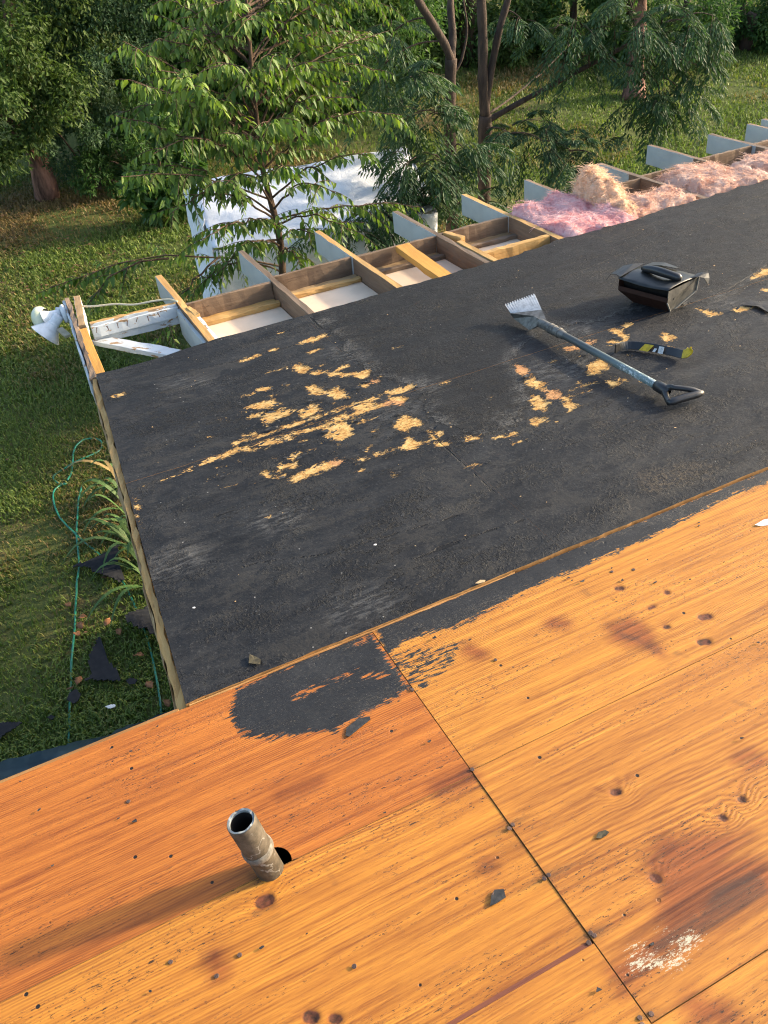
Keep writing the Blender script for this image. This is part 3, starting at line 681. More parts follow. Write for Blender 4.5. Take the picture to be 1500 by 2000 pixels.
# nail heads along the joints
nails = [P(750 + a / 2, 1450 + b / 2, .004) for a, b in ((345, 103), (490, 333), (503, 318), (643, 515), (626, 529), (807, 742), (822, 751), (800, 780), (1000, 1073), (1045, 1058), (432, 592), (1010, 1100))]
nails += [P(750 + a / 2, 1050 + b / 2, .004) for a, b in ((435, 475), (890, 130), (975, 122), (110, 590))] + [P(a / 2, 1450 + b / 2, .004) for a, b in ((935, 828), (1383, 872), (665, 855), (845, 910), (500, 228))]
nv, nf = latheVF([(0, 0), (.0048, 0), (.0054, -.0010), (.003, -.0022), (.0018, -.0045)], 12)
nme = npmesh('nail', nv, nf)
nme.materials.append(MAT['steel_nail'])
for i, p in enumerate(nails):
    o = bpy.data.objects.new('nail', nme); col.objects.link(o); o.parent = upper
    o.matrix_basis = frame((p[0], p[1], .0022), (random.uniform(-.15, .15), random.uniform(-.15, .15), 1), (1, 0, 0))
# eave edge of the upper deck: pale strip, metal drip edge
V = boxV(-3.6, .062, yA + .0015, yA + .018, -.030, -.006)
bevel(obj('eave_strip', V, BOXF, MAT['ply_edge'], upper), .003)
obj('fascia', boxV(-3.6, .09, yA - .03, yA + .0005, -.18, -.0165), BOXF, MAT['paint'], upper)

# lower roof: black coated sheets
lower = empty('lower_roof', parent=house)
y0k = yA + .010
def xedge(y): return .084 + (y - 1.77) * (.269 - .084) / (3.99 - 1.77)
BF = {'peel': (PEEL, None), 'pink': (PINK, .04), 'cap': (CAP, None), 'lap': (LAP, None), 'grit': (GRIT, .12), 'dust': (DUST, .10)}
def black_relief(X, Y, A):
    p = np.column_stack([X, Y * 1.4, X * 0])
    cap = np.clip(A['cap'] / .006 + .5 + fbm(p, 22, 2) * .5, 0, 1)
    z = fbm(p, 1.3, 3, 4) * .005 + fbm(p, 9, 3, 2) * .0016 + np.clip(A['cap'] / .05 + .5, 0, 1) * .0022
    return z - np.clip(A['peel'] / .006 + .5, 0, 1) * .0022
FAR = [P(*q)[:2] for q in [(188, 733), (300, 702), (420, 664), (520, 638), (620, 611), (700, 588), (770, 566), (860, 541), (950, 516), (985, 507), (1010, 500), (1055, 483), (1085, 472), (1150, 455), (1230, 433), (1300, 410), (1380, 388), (1500, 352), (1640, 305)]]
FARX = np.array([q[0] for q in FAR]); FARY = np.array([q[1] for q in FAR])
def far_edge(x): 
    x = np.asarray(x, float)
    return np.interp(x, FARX, FARY) + fbm(np.column_stack([x.ravel(), x.ravel() * 0, x.ravel() * 0]), 14, 4, 9).reshape(x.shape) * np.clip((x - 1.2) / 1.5, .12, 1) * .016
ySeam = 2.967
TOPB = .005
def rag(X, Y, u, v):
    fe = far_edge(X)
    return X, np.where(Y > ySeam + .001, ySeam + .0003 + (Y - ySeam) / (4.2 - ySeam) * (fe - ySeam), Y)
def near(X, Y, u, v): return X, Y + np.where(v < .5 / 50, fbm(np.stack([X, X * 0, X * 0], -1), 18, 3, 5) * .0025, 0)
xk = [1.335, 3.775, 6.2]
def bsheet(quad, step, fn): return deck_sheet('coated_sheet', quad, step, TOPB, .017, [MAT['black'], MAT['ply_edge']], lower, BF, black_relief, fn)
h = .0002
bsheet([(xedge(y0k), y0k), (xk[0] - h, y0k), (xk[0] - h, ySeam - h), (xedge(ySeam), ySeam - h)], .011, near)
bsheet([(xk[0] + h, y0k), (xk[1] - h, y0k), (xk[1] - h, ySeam - h), (xk[0] + h, ySeam - h)], .011, near)
bsheet([(xk[1] + h, y0k), (xk[2], y0k), (xk[2], ySeam - h), (xk[1] + h, ySeam - h)], .03, near)
bsheet([(xedge(ySeam), ySeam + .0011), (xk[0] - h, ySeam + .0011), (xk[0] - h, 4.2), (xedge(4.0), 4.2)], .011, rag)
bsheet([(xk[0] + h, ySeam + .0011), (xk[1] - h, ySeam + .0011), (xk[1] - h, 4.2), (xk[0] + h, 4.2)], .011, rag)
bsheet([(xk[1] + h, ySeam + .0011), (xk[2], ySeam + .0011), (xk[2], 4.2), (xk[1] + h, 4.2)], .016, rag)
# strip of plywood edge lying proud along the step between the two decks
beam('edge_strip', (.09, y0k - .006, .0005), (1.15, y0k - .006, .0005), .005, .012, MAT['ply_edge'], lower, rough=.0008, nseg=30, seed=77)

# framing
framing = empty('roof_framing', parent=house)
RAF = [  # tail end and a point down the rafter's top edge (photo), kind of tail
    ((302, 540), (404, 662)), ((464, 492), (602, 614)), ((617, 452), (778, 569)), ((768, 414), (858, 466)), ((897, 382), (1076, 458)),
    ((1029, 351), (1130, 398)), ((1172, 319), (1372, 392)), ((1265, 284), (1463, 341)), ((1374, 265), (1490, 285)), ((1478, 238), (1600, 285))]
RD, RW = .135, .038
rx = []
def rafter_fm(blk):
    # 0 bare top, 1 painted tail sides, 2 aged sides
    def fm(k, x): return 0 if k == 2 else (1 if x < blk else 2)
    return fm
for i, (a, b) in enumerate(RAF):
    pa, pb = P(*a, -.012), P(*b, -.012)
    x = (pa[0] + pb[0]) / 2
    x = x + .019
    rx.append(x)
    ytail = pa[1]
    top_m = MAT['fresh_wood'] if i in (0, 2, 4) else (MAT['grey_wood'] if i in (1, 3, 6, 8) else MAT['old_wood'])
    beam('rafter', (x, ytail, -.010), (x, 2.4, -.010), RW, RD, [top_m, MAT['paint'], MAT['old_wood']], framing, nseg=24, fm=rafter_fm(ytail - 4.66 if i < 6 else ytail - 4.80), seed=i, rough=.0014)
for k, xx in enumerate((5.75, 6.2)):
    beam('rafter', (xx, 5.3, -.010), (xx, 2.4, -.010), RW, RD, [MAT['old_wood'], MAT['paint'], MAT['old_wood']], framing, nseg=12, fm=rafter_fm(.5), seed=40 + k)
    rx.append(xx)
# blocking between rafters
YB = [4.57, 4.64, 4.66, 4.655, 4.69, 4.72, 4.76, 4.80, 4.84, 4.86, 4.88]
for i in range(len(rx) - 1):
    y = (YB[i] + YB[min(i + 1, len(YB) - 1)]) / 2 + (.02 if i == 1 else 0)
    beam('blocking_board', (rx[i] + .0205, y, -.013), (rx[i + 1] - .0205, y, -.013), .022, .112, [MAT['old_wood']], framing, nseg=12, rough=.0015, seed=60 + i)
# bays with their ceiling boards and nailing strips
for i in range(len(rx) - 1):
    y = (YB[i] + YB[min(i + 1, len(YB) - 1)]) / 2
    obj('ceiling_board', boxV(rx[i] - .015, rx[i + 1] - .023, 2.5, y + .01, -.133, -.1235), BOXF, MAT['cream'], framing)
    if i < 4:
        w1 = .062; w2 = .036
        beam('nailing_strip', (rx[i] + .021, y - .012 - w1 / 2, -.108), (rx[i + 1] - .021, y - .012 - w1 / 2, -.108), w1, .015, MAT['strip_wood'] if i else MAT['fresh_wood'], framing, rough=.002, seed=80 + i)
        beam('nailing_strip', (rx[i] + .021, y - .014 - w1 - w2 / 2, -.098), (rx[i + 1] - .021, y - .020 - w1 - w2 / 2, -.098), w2, .025, MAT['fresh_wood'] if i < 2 else MAT['grey_wood'], framing, rough=.0025, seed=90 + i)
# newer timbers in the bays
p0 = P(775, 474, -.006); p1 = P(862, 545, -.006)
beam('new_timber', (p0[0] + .01, 4.632, -.004), (p1[0] + .012, 3.6, -.004), .088, .038, MAT['bright_wood'], framing, seed=101)
V = boxV(-.044, .044, -.019, .019, -.10, 0)
p0 = P(856, 473, -.008)
beam('sister_joist', (rx[3] + .041, 4.47, -.006), (rx[3] + .041, 3.5, -.006), .036, .140, [MAT['fresh_wood']], framing, seed=102)
beam('splice_block', (rx[3] + .05, 4.66, -.004), (rx[3] + .085, 4.50, -.002), .036, .06, [MAT['fresh_wood']], framing, seed=103, nseg=4)
ye = float(np.interp(2.7, FARX, FARY))
q0, q1 = P(1075, 462, -.01), P(952, 508, -.01)
beam('header_board', (rx[4] - .021, q0[1] + .03, -.010), (rx[3] + .064, q0[1] + .03, -.010), .036, .12, [MAT['fresh_wood']], framing, seed=104, rough=.002)
q0 = P(1385, 385, -.01)
for i in (5, 6, 7, 8):
    yy = float(np.interp((rx[i] + rx[i + 1]) / 2, FARX, FARY)) + .012
    beam('header_board', (rx[i] + .021, yy, -.014), (rx[i + 1] - .021, yy, -.014), .036, .10, [MAT['old_wood']], framing, seed=110 + i)

# rake at the left end: layered boards, lookout, brace
rake = empty('rake_end', parent=house)
rk0 = P(128, 582, -.02); rk1 = P(190, 733, -.02)
def at_edge(y, off): return (xedge(y) + off, y)
# board along the coated deck
beam('rake_board', (*at_edge(1.745, -.013), -.012), (*at_edge(3.985, -.013), -.012), .024, .15, [MAT['fresh_wood'], MAT['fresh_wood']], rake, nseg=40, rough=.0035, seed=120)
beam('rake_trim', (*at_edge(1.745, -.030), -.034), (*at_edge(3.985, -.030), -.034), .007, .13, [MAT['strip_wood']], rake, nseg=40, rough=.003, seed=121)
ta = P(130, 581, -.015); tb = P(180, 733, -.015)
ta2 = P(141, 579, -.012); tb2 = P(190, 733, -.012)
beam('tail_board', ta, (tb[0], tb[1] - .03, tb[2]), .024, .14, [MAT['grey_wood'], MAT['grey_wood']], rake, nseg=16, rough=.003, seed=122)
beam('tail_board', ta + [-.020, 0, -.012], np.array([tb[0] - .020, tb[1] - .03, tb[2] - .012]), .012, .13, [MAT['paint_white']], rake, nseg=16, rough=.003, seed=123)
b0 = P(176, 636, -.012); b1 = P(197, 725, -.012)
beam('barge_rafter', (ta2[0] + .024, ta2[1] - .005, -.012), (P(161, 634, -.012)[0] - .002, P(161, 634, -.012)[1], -.012), .038, .14, [MAT['strip_wood'], MAT['paint_white'], MAT['paint_white']], rake, nseg=8, fm=rafter_fm(9), seed=124)
beam('barge_rafter', (P(164, 640, -.016)[0] - .010, P(164, 640, -.016)[1], -.016), (P(194, 728, -.016)[0] - .032, 3.2, -.016), .044, .14, [MAT['bright_wood'], MAT['paint'], MAT['old_wood']], rake, nseg=10, fm=rafter_fm(9), seed=125)
l0 = P(172, 633, -.012); l1 = P(342, 592, -.012)
beam('lookout', (l0[0] + .01, l0[1] + .008, -.012), (rx[0] - .022, l1[1] + .005, -.012), .030, .12, [MAT['fresh_wood'], MAT['paint_white'], MAT['paint_white']], rake, nseg=12, fm=rafter_fm(9), seed=126)
beam('lookout_facing', (l0[0] + .01, l0[1] - .018, -.026), (rx[0] - .022, l1[1] - .02, -.026), .016, .06, [MAT['paint_white']], rake, nseg=12, seed=127)
c0 = P(186, 658, -.10); c1 = P(332, 690, -.10)
beam('diagonal_brace', (c0[0], c0[1], -.105), (c1[0] + .12, c1[1] - .13, -.105), .080, .026, [MAT['paint_white']], rake, nseg=10, seed=128)
beam('rafter_facing', (rx[0] - .03, P(345, 590)[1] - .02, -.03), (rx[0] - .03, 3.5, -.03), .018, .15, [MAT['paint']], rake, nseg=10, seed=129)
beam('packing_strip', (rx[0] + .03, 4.42, -.018), (rx[0] + .034, 3.5, -.02), .020, .10, [MAT['paint_white']], rake, nseg=10, seed=130)
beam('packing_strip', (rx[0] + .016, 4.54, -.004), (rx[0] + .030, 4.40, -.006), .026, .05, [MAT['fresh_wood']], rake, nseg=4, seed=131)
nm2 = npmesh('nail_stub', *latheVF([(0, 0), (.0045, 0), (.0045, -.002), (.0022, -.003), (.0022, -.03)], 8))
nm2.materials.append(MAT['steel_nail'])
for k in range(7):
    t = .08 + .12 * k
    o = bpy.data.objects.new('nail', nm2); col.objects.link(o); o.parent = rake
    px = np.array(P(175 + 165 * t, 643 - 40 * t + (k % 2) * 2, -.02))
    o.matrix_basis = frame((px[0], px[1] - .018, -.014), (random.uniform(-.4, .4), random.uniform(-.6, 0), 1), (1, 0, 0))

# walls under the roofs
wz = GZ
Minv = np.array(M).T
def wbox(name, x0, x1, y0, y1, z0, z1, mat, parent):
    Vw = boxV(x0, x1, y0, y1, z0, z1) @ M          # world -> roof frame (rows times M == M^T v)
    return obj(name, Vw, BOXF, mat, parent)
walls = empty('house_walls', parent=house)
wbox('wall', .42, 6.1, 1.45, 4.35, GZ, -.72, MAT['siding'], walls)
wbox('wall', -3.5, 6.2, -1.5, 1.42, GZ, -.36, MAT['siding'], walls)
for k in range(14):
    wbox('siding_board', .405, .4195, 1.46, 4.34, GZ + .05 + k * .17, GZ + .05 + k * .17 + .16, MAT['siding'], walls)

# ------------------------------------------------------------------ things on the roof
def on_roof(name, p):
    """an Empty on the deck at roof-frame point p, axes along the roof"""
    return empty(name, M4 @ Matrix.Translation(Vector(p)))

# vent pipe
pm = Mat('old_pvc_pipe')
n1 = pm.noise(pm.map(pm.obj(), (3, 3, 1)), 14, 5, .65); n2 = pm.noise(pm.obj(), 60, 4, .7)
pc = pm.ramp(n1, [(.30, (.026, .022, .015)), (.50, (.062, .050, .033)), (.72, (.11, .090, .062))])
pc = pm.mix(pm.math('MULTIPLY', pm.ss(n2, .58, .72), .5), pc, (.24, .22, .185))
sx = pm.t.nodes.new('ShaderNodeSeparateXYZ'); pm.put(sx.inputs[0], pm.obj())
crk = pm.math('ABSOLUTE', pm.math('SUBTRACT', pm.noise(pm.map(pm.obj(), (1, 1, .7)), 9, 4), .5))
pc = pm.mix(pm.math('MULTIPLY', pm.ss(crk, .010, .003), .4), pc, (.36, .34, .30))
MAT['pipe'] = pm.done(pm.bsdf(pc, .55, .4, normal=pm.bump(n2, .3, .003)))
MAT['pipe_rim'] = plain('pipe_cut_rim', (.30, .32, .31), .6, .3, var=.5, nscale=60)
MAT['sealant'] = plain('cracked_grey_sealant', (.17, .155, .125), .7, .3, nscale=55, c2=(.07, .06, .045))
pb = P(527, 1697); ptop = P(470, 1604, .198)
pipe = on_roof('vent_pipe', (pb[0], pb[1], 0))
tag(pipe, 'old grey brown plastic vent pipe standing in a hole in the orange plywood', 'pipe')
axis = np.array([ptop[0] - pb[0], ptop[1] - pb[1], .198]); L = np.linalg.norm(axis); axis /= L
fr = frame((0, 0, 0), axis, (0, 1, 0))
ro, ri = .0315, .0258
V, F = latheVF([(ro, -.16), (ro, .085)], 40); obj('pipe_body', V, F, MAT['pipe'], pipe, fr, smooth=True)
V, F = latheVF([(ro - .002, .08), (ro + .0022, .082), (ro + .0030, .088), (ro + .0026, .094), (ro + .001, .100), (ro + .0008, L - .003), (ro - .001, L)], 40)
V = V + np.column_stack([np.zeros(len(V)), *(fbm(V, 60, 2)[:, None] * .0008 * np.ones((1, 2))).T])
o = obj('upper_sleeve', V, F, MAT['pipe'], pipe, fr, smooth=True)
rimp = [(ro - .001, L), (ri, L), (ri, L - .008)]
V, F = latheVF([(ri, L - .0075), (ri, -.15)], 40); obj('bore', V, F, MAT['shade_black'], pipe, fr, smooth=True)  # inner wall coloured near black for the shade inside the pipe
V, F = latheVF(rimp, 40)
V[:80, 0] += (fbm(V[:80], 70, 3) * .003)
obj('rim', V, F, MAT['pipe_rim'], pipe, fr)
V, F = latheVF([(ro + .0015, .076), (ro + .0045, .082), (ro + .0052, .088), (ro + .0035, .096), (ro + .001, .099)], 40)
V = V + fbm(V, 80, 2)[:, None] * .0015
obj('sealant_ring', V, F, MAT['sealant'], pipe, fr, smooth=True)

# tear-off shovel
MAT['shaft_green'] = None
sm = Mat('worn_green_fibreglass'); sv = sm.obj()
sxx = sm.t.nodes.new('ShaderNodeSeparateXYZ'); sm.put(sxx.inputs[0], sv)
wear = sm.noise(sm.map(sv, (4, 30, 30)), 3, 5, .7)
gcol = sm.ramp(sm.math('ADD', sxx.outputs[0], sm.math('MULTIPLY', sm.math('SUBTRACT', wear, .5), .25)), [(.05, (.040, .040, .037)), (.32, (.060, .072, .070)), (.62, (.13, .178, .175)), (.95, (.16, .22, .215))])
gcol = sm.mix(sm.math('MULTIPLY', sm.ss(wear, .58, .7), .6), gcol, (.05, .05, .05))
lab = sm.math('MULTIPLY', sm.math('MULTIPLY', sm.ss(sxx.outputs[0], .50, .52), sm.ss(sxx.outputs[0], .74, .70)), sm.ss(sm.noise(sm.map(sv, (60, 90, 90)), 1, 3, .7), .52, .58))
gcol = sm.mix(sm.math('MULTIPLY', lab, .75), gcol, (.50, .55, .54))
MAT['shaft_green'] = sm.done(sm.bsdf(gcol, .45, .45, normal=sm.bump(wear, .15, .002)))
MAT['tool_steel'] = plain('scuffed_tool_steel', (.15, .145, .13), .5, .4, .35, nscale=40, c2=(.075, .070, .062), bumpk=.25)
MAT['tool_edge'] = plain('bright_worn_steel', (.55, .54, .51), .38, .5, .6, nscale=50, c2=(.36, .35, .33), bumpk=.2)
MAT['grip_black'] = plain('black_plastic_grip', (.018, .018, .019), .38, .5, var=.4, nscale=80, bumpk=.08)
s0 = P(1062, 634, .055); s1 = P(1296, 760, .042)
shovel = on_roof('roofing_shovel', (s0[0], s0[1], 0))
tag(shovel, 'long roofing tear-off shovel with toothed blade lying on the black deck', 'shovel')
O = np.array([s0[0], s0[1], 0])
u = (s1 - s0); Ls = np.linalg.norm(u); u /= Ls
fr = frame(s0 - O, u, (0, 0, 1))
V, F = tubeVF([(x, 0, 0) for x in np.linspace(.0, Ls - .02, 14)], .0165, 16); obj('shaft', V, F, MAT['shaft_green'], shovel, fr, smooth=True)
V, F = latheVF([(.0175, -.03), (.0215, -.02), (.0215, .09), (.0195, .14), (.0168, .15)], 18); sk = obj('socket', V, F, MAT['tool_steel'], shovel, fr, smooth=True)
for xx in (.05, .075, .11):
    V, F = latheVF([(.0215, xx - .006), (.0245, xx - .004), (.0245, xx + .004), (.0215, xx + .006)], 18); obj('socket_band', V, F, MAT['tool_steel'], sk)
# blade: corner points read in the photo on a plane a little above the deck
TL, TR, BR, BL = P(987, 597, .085) - O, P(1046, 576, .105) - O, P(1069, 629, .066) - O, P(1038, 637, .050) - O
nt = 13
def lerp(a, b, t): return a + (b - a) * t
ML, MR = lerp(TL, P(1003, 621, .05) - O, .62), lerp(TR, BR, .55)
up = np.cross(TR - TL, ML - TL); up /= np.linalg.norm(up)
if up[2] < 0: up = -up
pts, Fc = [], []
thk = up * -.0025
edge_pts = []
for i in range(nt):
    a, b = i / nt, (i + 1) / nt
    dirn = (lerp(TL, TR, .5) - lerp(ML, MR, .5)); dirn /= np.linalg.norm(dirn)
    edge_pts += [lerp(TL, TR, a + .12 / nt) , lerp(TL, TR, a + .25 / nt) + dirn * .013, lerp(TL, TR, a + .6 / nt) + dirn * .013, lerp(TL, TR, a + .85 / nt)]
ne = len(edge_pts)
low = [lerp(ML, MR, (i + .5) / ne) for i in range(ne)]
V = np.array(edge_pts + low + [p + thk for p in edge_pts] + [p + thk for p in low])
F = []
for i in range(ne - 1):
    F += [[i, i + ne, i + ne + 1, i + 1], [2 * ne + i, 2 * ne + i + 1, 3 * ne + i + 1, 3 * ne + i], [i, i + 1, 2 * ne + i + 1, 2 * ne + i], [ne + i, 3 * ne + i, 3 * ne + i + 1, ne + i + 1]]
F += [[0, 2 * ne, 3 * ne, ne], [ne - 1, 2 * ne - 1, 4 * ne - 1, 3 * ne - 1]]
blade = obj('toothed_edge', V, np.array(F), MAT['tool_edge'], shovel)
sock = s0 - O
F1 = P(1034, 645, .012) - O; F2 = P(1003, 622, .030) - O
V = np.array([ML, MR, BR, sock + [0, 0, .014], F1, F2, lerp(lerp(ML, MR, .5), sock, .45) + np.array([0, 0, .006]), ML + thk * 2, MR + thk * 2, BR + thk * 4])
F3 = np.array([[0, 6, 1], [1, 6, 2], [6, 3, 2], [0, 5, 6], [5, 4, 6], [4, 3, 6], [7, 8, 5], [8, 9, 4], [8, 4, 5], [9, 3, 4], [2, 3, 9], [1, 2, 9], [1, 9, 8], [0, 1, 8], [0, 8, 7], [0, 7, 5]])
obj('blade_body', V, F3, MAT['tool_steel'], shovel)
# D grip
gb = s1 - O - u * .02
gx0 = P(1303, 763, .040) - O; 
lat = np.cross(u, [0, 0, 1]); lat /= np.linalg.norm(lat)
V, F = latheVF([(.0165, Ls - .045), (.0225, Ls - .04), (.0235, Ls + .0), (.021, Ls + .02), (.012, Ls + .03)], 18); gsock = obj('grip_socket', V, F, MAT['grip_black'], shovel, fr, smooth=True)
e = s1 - O
gA, gB = P(1308, 786, .030) - O, P(1370, 768, .036) - O
nb = P(1318, 757, .062) - O
path = smooth_path([e, lerp(e, nb, .7) + [0, 0, .004], nb, lerp(nb, gB, .6) + [0, 0, .006], gB], 6)
V1 = tubeVF(path, np.interp(np.linspace(0, 1, len(path)), [0, .4, 1], [.016, .010, .012]), 12)
path = smooth_path([e, lerp(e, gA, .6) + [-.004, -.004, -.004], gA], 6)
V2 = tubeVF(path, np.interp(np.linspace(0, 1, len(path)), [0, .4, 1], [.016, .011, .014]), 12)
path = smooth_path([gA + (gA - gB) * .06, lerp(gA, gB, .5) + np.array([0, 0, .002]), gB + (gB - gA) * .05], 6)
V3 = tubeVF(path, np.interp(np.linspace(0, 1, len(path)), [0, .15, .5, .85, 1], [.010, .016, .0165, .016, .010]), 14)
V, F = joinVF([V1, V2, V3]); obj('d_grip', V, F, MAT['grip_black'], shovel, smooth=True)

# flat pry bar
MAT['bar_black'] = plain('black_enamel', (.012, .012, .013), .35, .5, var=.5, nscale=60)
MAT['bar_yellow'] = plain('chipped_yellow_enamel', (.58, .40, .012), .45, .4, nscale=90, c2=(.36, .24, .012), bumpk=.2)
MAT['label_white'] = plain('pale_label', (.55, .55, .52), .5, .4, nscale=120)
bpts = [(1201, 688, .022), (1212, 683, .014), (1232, 681, .008), (1270, 685, .008), (1310, 693, .008), (1329, 698, .010), (1340, 697, .022), (1347, 690, .040), (1349, 684, .052)]
BP = np.array([P(*q) for q in bpts]); bo = np.array([BP[3][0], BP[3][1], 0]); BP = smooth_path(BP - bo, 4)
bar = on_roof('pry_bar', bo)
tag(bar, 'black and yellow flat pry bar lying beside the shovel shaft', 'pry bar')
def ribbon(pts, w, th, wide):
    t = np.gradient(pts, axis=0); t /= np.linalg.norm(t, axis=1)[:, None]
    b = np.tile(np.asarray(wide, float), (len(pts), 1)); b -= (b * t).sum(1)[:, None] * t; b /= np.linalg.norm(b, axis=1)[:, None]
    nn = np.cross(t, b); w = np.broadcast_to(w, (len(pts),))[:, None]; th = np.broadcast_to(th, (len(pts),))[:, None]
    V = np.stack([pts - b * w / 2 - nn * th / 2, pts + b * w / 2 - nn * th / 2, pts + b * w / 2 + nn * th / 2, pts - b * w / 2 + nn * th / 2], 1).reshape(-1, 3)
    F = [[0, 1, 2, 3]]; m = len(pts)
    for i in range(m - 1):
        for k in range(4): F.append([i * 4 + k, i * 4 + 4 + k, i * 4 + 4 + (k + 1) % 4, i * 4 + (k + 1) % 4])
    F.append([4 * m - 1, 4 * m - 2, 4 * m - 3, 4 * m - 4])
    return V, np.array(F)
ax = BP[16] - BP[8]; ax /= np.linalg.norm(ax); wd = .60 * np.cross([0, 0, 1], ax) + .80 * np.array([0, 0, 1.0]); wd /= np.linalg.norm(wd); wn_ = np.cross(ax, wd); wn_ = wn_ if wn_[2] > 0 else -wn_
BP[:, 2] += .016
nB = len(BP); cut = 21
V, F = ribbon(BP[:cut + 1], np.interp(np.arange(cut + 1), [0, 3, cut], [.042, .036, .036]), .006, wd); bevel(obj('bar_body', V, F, MAT['bar_black'], bar), .001)
V, F = ribbon(BP[cut:], np.linspace(.036, .046, nB - cut), .0056, wd); bevel(obj('claw', V, F, MAT['bar_yellow'], bar), .001)
def decal(name, t0, t1, s0_, s1_, mat, skew=0.0):
    a, b = BP[8] + (BP[20] - BP[8]) * t0, BP[8] + (BP[20] - BP[8]) * t1
    z = wn_ * .0052
    V = np.array([a + wd * s0_ + z, b + wd * s0_ + z, b + wd * s1_ + z + ax * skew, a + wd * s1_ + z + ax * skew])
    V = np.vstack([V, V - wn_ * .0012]); obj(name, V, np.array([[0, 1, 2, 3], [7, 6, 5, 4], [0, 4, 5, 1], [1, 5, 6, 2], [2, 6, 7, 3], [3, 7, 4, 0]]), mat, bar)
decal('yellow_marking', .18, .36, -.0155, .0155, MAT['bar_yellow'], .02)
decal('label_sticker', .56, .66, -.014, .016, MAT['label_white'])
for k in range(3): decal('label_sticker', .575 + k * .027, .585 + k * .027, -.008, .010, MAT['bar_black'])
decal('label_sticker', .45, .50, -.012, .004, MAT['label_white'], .006)

# black sheet metal vent hood, lying tipped with a torn flange
MAT['hood'] = plain('black_rubbery_sheet_metal', (.010, .0105, .010), .42, .4, .0, nscale=26, c2=(.024, .0245, .022), bumpk=.3)
MAT['hood_dull'] = plain('dusty_dark_panel', (.075, .072, .062), .6, .4, nscale=30, c2=(.032, .031, .027), bumpk=.3)
MAT['hood_frame'] = plain('grey_folded_edge', (.20, .19, .165), .55, .4, nscale=50)
MAT['hood_rust'] = plain('dark_red_brown_inside', (.032, .012, .007), .6, .3, nscale=40)
zt = .125
B_ = P(1306, 570, zt); A_ = P(1209, 544, zt + .005); C_ = P(1364, 541, zt); D_ = A_ + (C_ - B_)
hb = np.array([P(1324, 604)[0], P(1324, 604)[1], 0]); hood = on_roof('vent_hood', hb)
tag(hood, 'battered black sheet metal vent hood lying on the black deck behind the shovel', 'vent hood')
A_, B_, C_, D_ = (q - hb for q in (A_, B_, C_, D_))
fa = (A_ - B_); fa /= np.linalg.norm(fa); dp = (C_ - B_); dp /= np.linalg.norm(dp)
LB = lambda q, z, inn=0, along=0: np.array([q[0], q[1], z]) + dp * inn + fa * along
Bm, Am, Cm, Dm = LB(B_, .070, .0), LB(A_, .072), LB(C_, .062, -.008), LB(D_, .064)
Bb, Ab, Cb, Db = LB(B_, .002, .055, .02), LB(A_, .004, .055, -.05), LB(C_, .002, -.05, .03), LB(D_, .004, -.05, -.05)
V = np.array([Bm, Am, Bb, Ab, Cb, Db, Cm, Dm, C_, D_, A_, B_])
obj('hood_shell', V, np.array([[0, 1, 3, 2], [2, 3, 5, 4], [4, 5, 7, 6], [6, 7, 9, 8], [1, 10, 9, 7]]), MAT['hood_rust'], hood)
obj('hood_shell', np.array([Am, Ab, Db, Dm]) , np.array([[0, 1, 2, 3]]), MAT['hood'], hood)
# front lip; near-black panel standing in for the shade inside
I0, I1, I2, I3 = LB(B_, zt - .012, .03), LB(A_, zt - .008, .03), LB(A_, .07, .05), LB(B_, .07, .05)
obj('throat_shade', np.array([I0, I1, I2, I3]), np.array([[0, 1, 2, 3]]), MAT['shade_black'], hood)
def slab(pts, th, nrm):
    pts = np.asarray(pts); n = len(pts); V = np.vstack([pts, pts + np.asarray(nrm) * th])
    return V, [np.array([list(range(n))]), np.array([list(range(2 * n - 1, n - 1, -1))]), np.array([[i, n + i, n + (i + 1) % n, (i + 1) % n] for i in range(n)])]
def slabobj(name, pts, th, nrm, mat, parent):
    V, F = slab(pts, th, nrm); me = bpy.data.meshes.new(name)
    me.from_pydata([tuple(v) for v in V], [], [list(map(int, r)) for f in F for r in f]); me.polygons.foreach_set('use_smooth', np.zeros(len(me.polygons), bool)); me.update()
    return link(name, me, mat, parent)
slabobj('front_lip', [Bm + [0, 0, .022], Am + [0, 0, .022], Am, Bm], .003, dp, MAT['hood_rust'], hood)
# right end panel with a folded grey rim
ctr = (B_ + C_ + Cm + Bm + Bb + Cb) / 6
end = [B_, Bm, lerp(Bb, Cb, .08), lerp(Bb, Cb, .25), Cm, C_]
slabobj('end_panel', end, .003, fa, MAT['hood_dull'], hood)
for i in range(len(end)):
    p, q = end[i], end[(i + 1) % len(end)]
    if i == 5: continue
    o = beam('folded_edge', p - fa * .001, q - fa * .001, .007, .007, [MAT['hood_frame']], hood, nseg=2, rough=0)
# saddle shaped top plate
nu_, nv_ = 16, 10
tv = []
for j in range(nv_ + 1):
    for i in range(nu_ + 1):
        s, t = i / nu_, j / nv_
        p = lerp(lerp(B_, A_, s), lerp(C_, D_, s), t) + np.array([0, 0, 1]) * (.004 + .010 * math.sin(math.pi * min(1, t * 1.1)) - .010 * math.sin(math.pi * s) * (1 - t))
        tv.append(p - dp * .006 * (1 - t))
tv = np.array(tv); tv[:, 2] += fbm(tv, 14, 2) * .004
ii = np.arange((nu_ + 1) * (nv_ + 1)).reshape(nv_ + 1, nu_ + 1)
tf = np.stack([ii[:-1, :-1], ii[:-1, 1:], ii[1:, 1:], ii[1:, :-1]], -1).reshape(-1, 4)
o = obj('top_plate', tv, tf, MAT['hood'], hood, smooth=True); md = o.modifiers.new('solid', 'SOLIDIFY'); md.thickness = .003
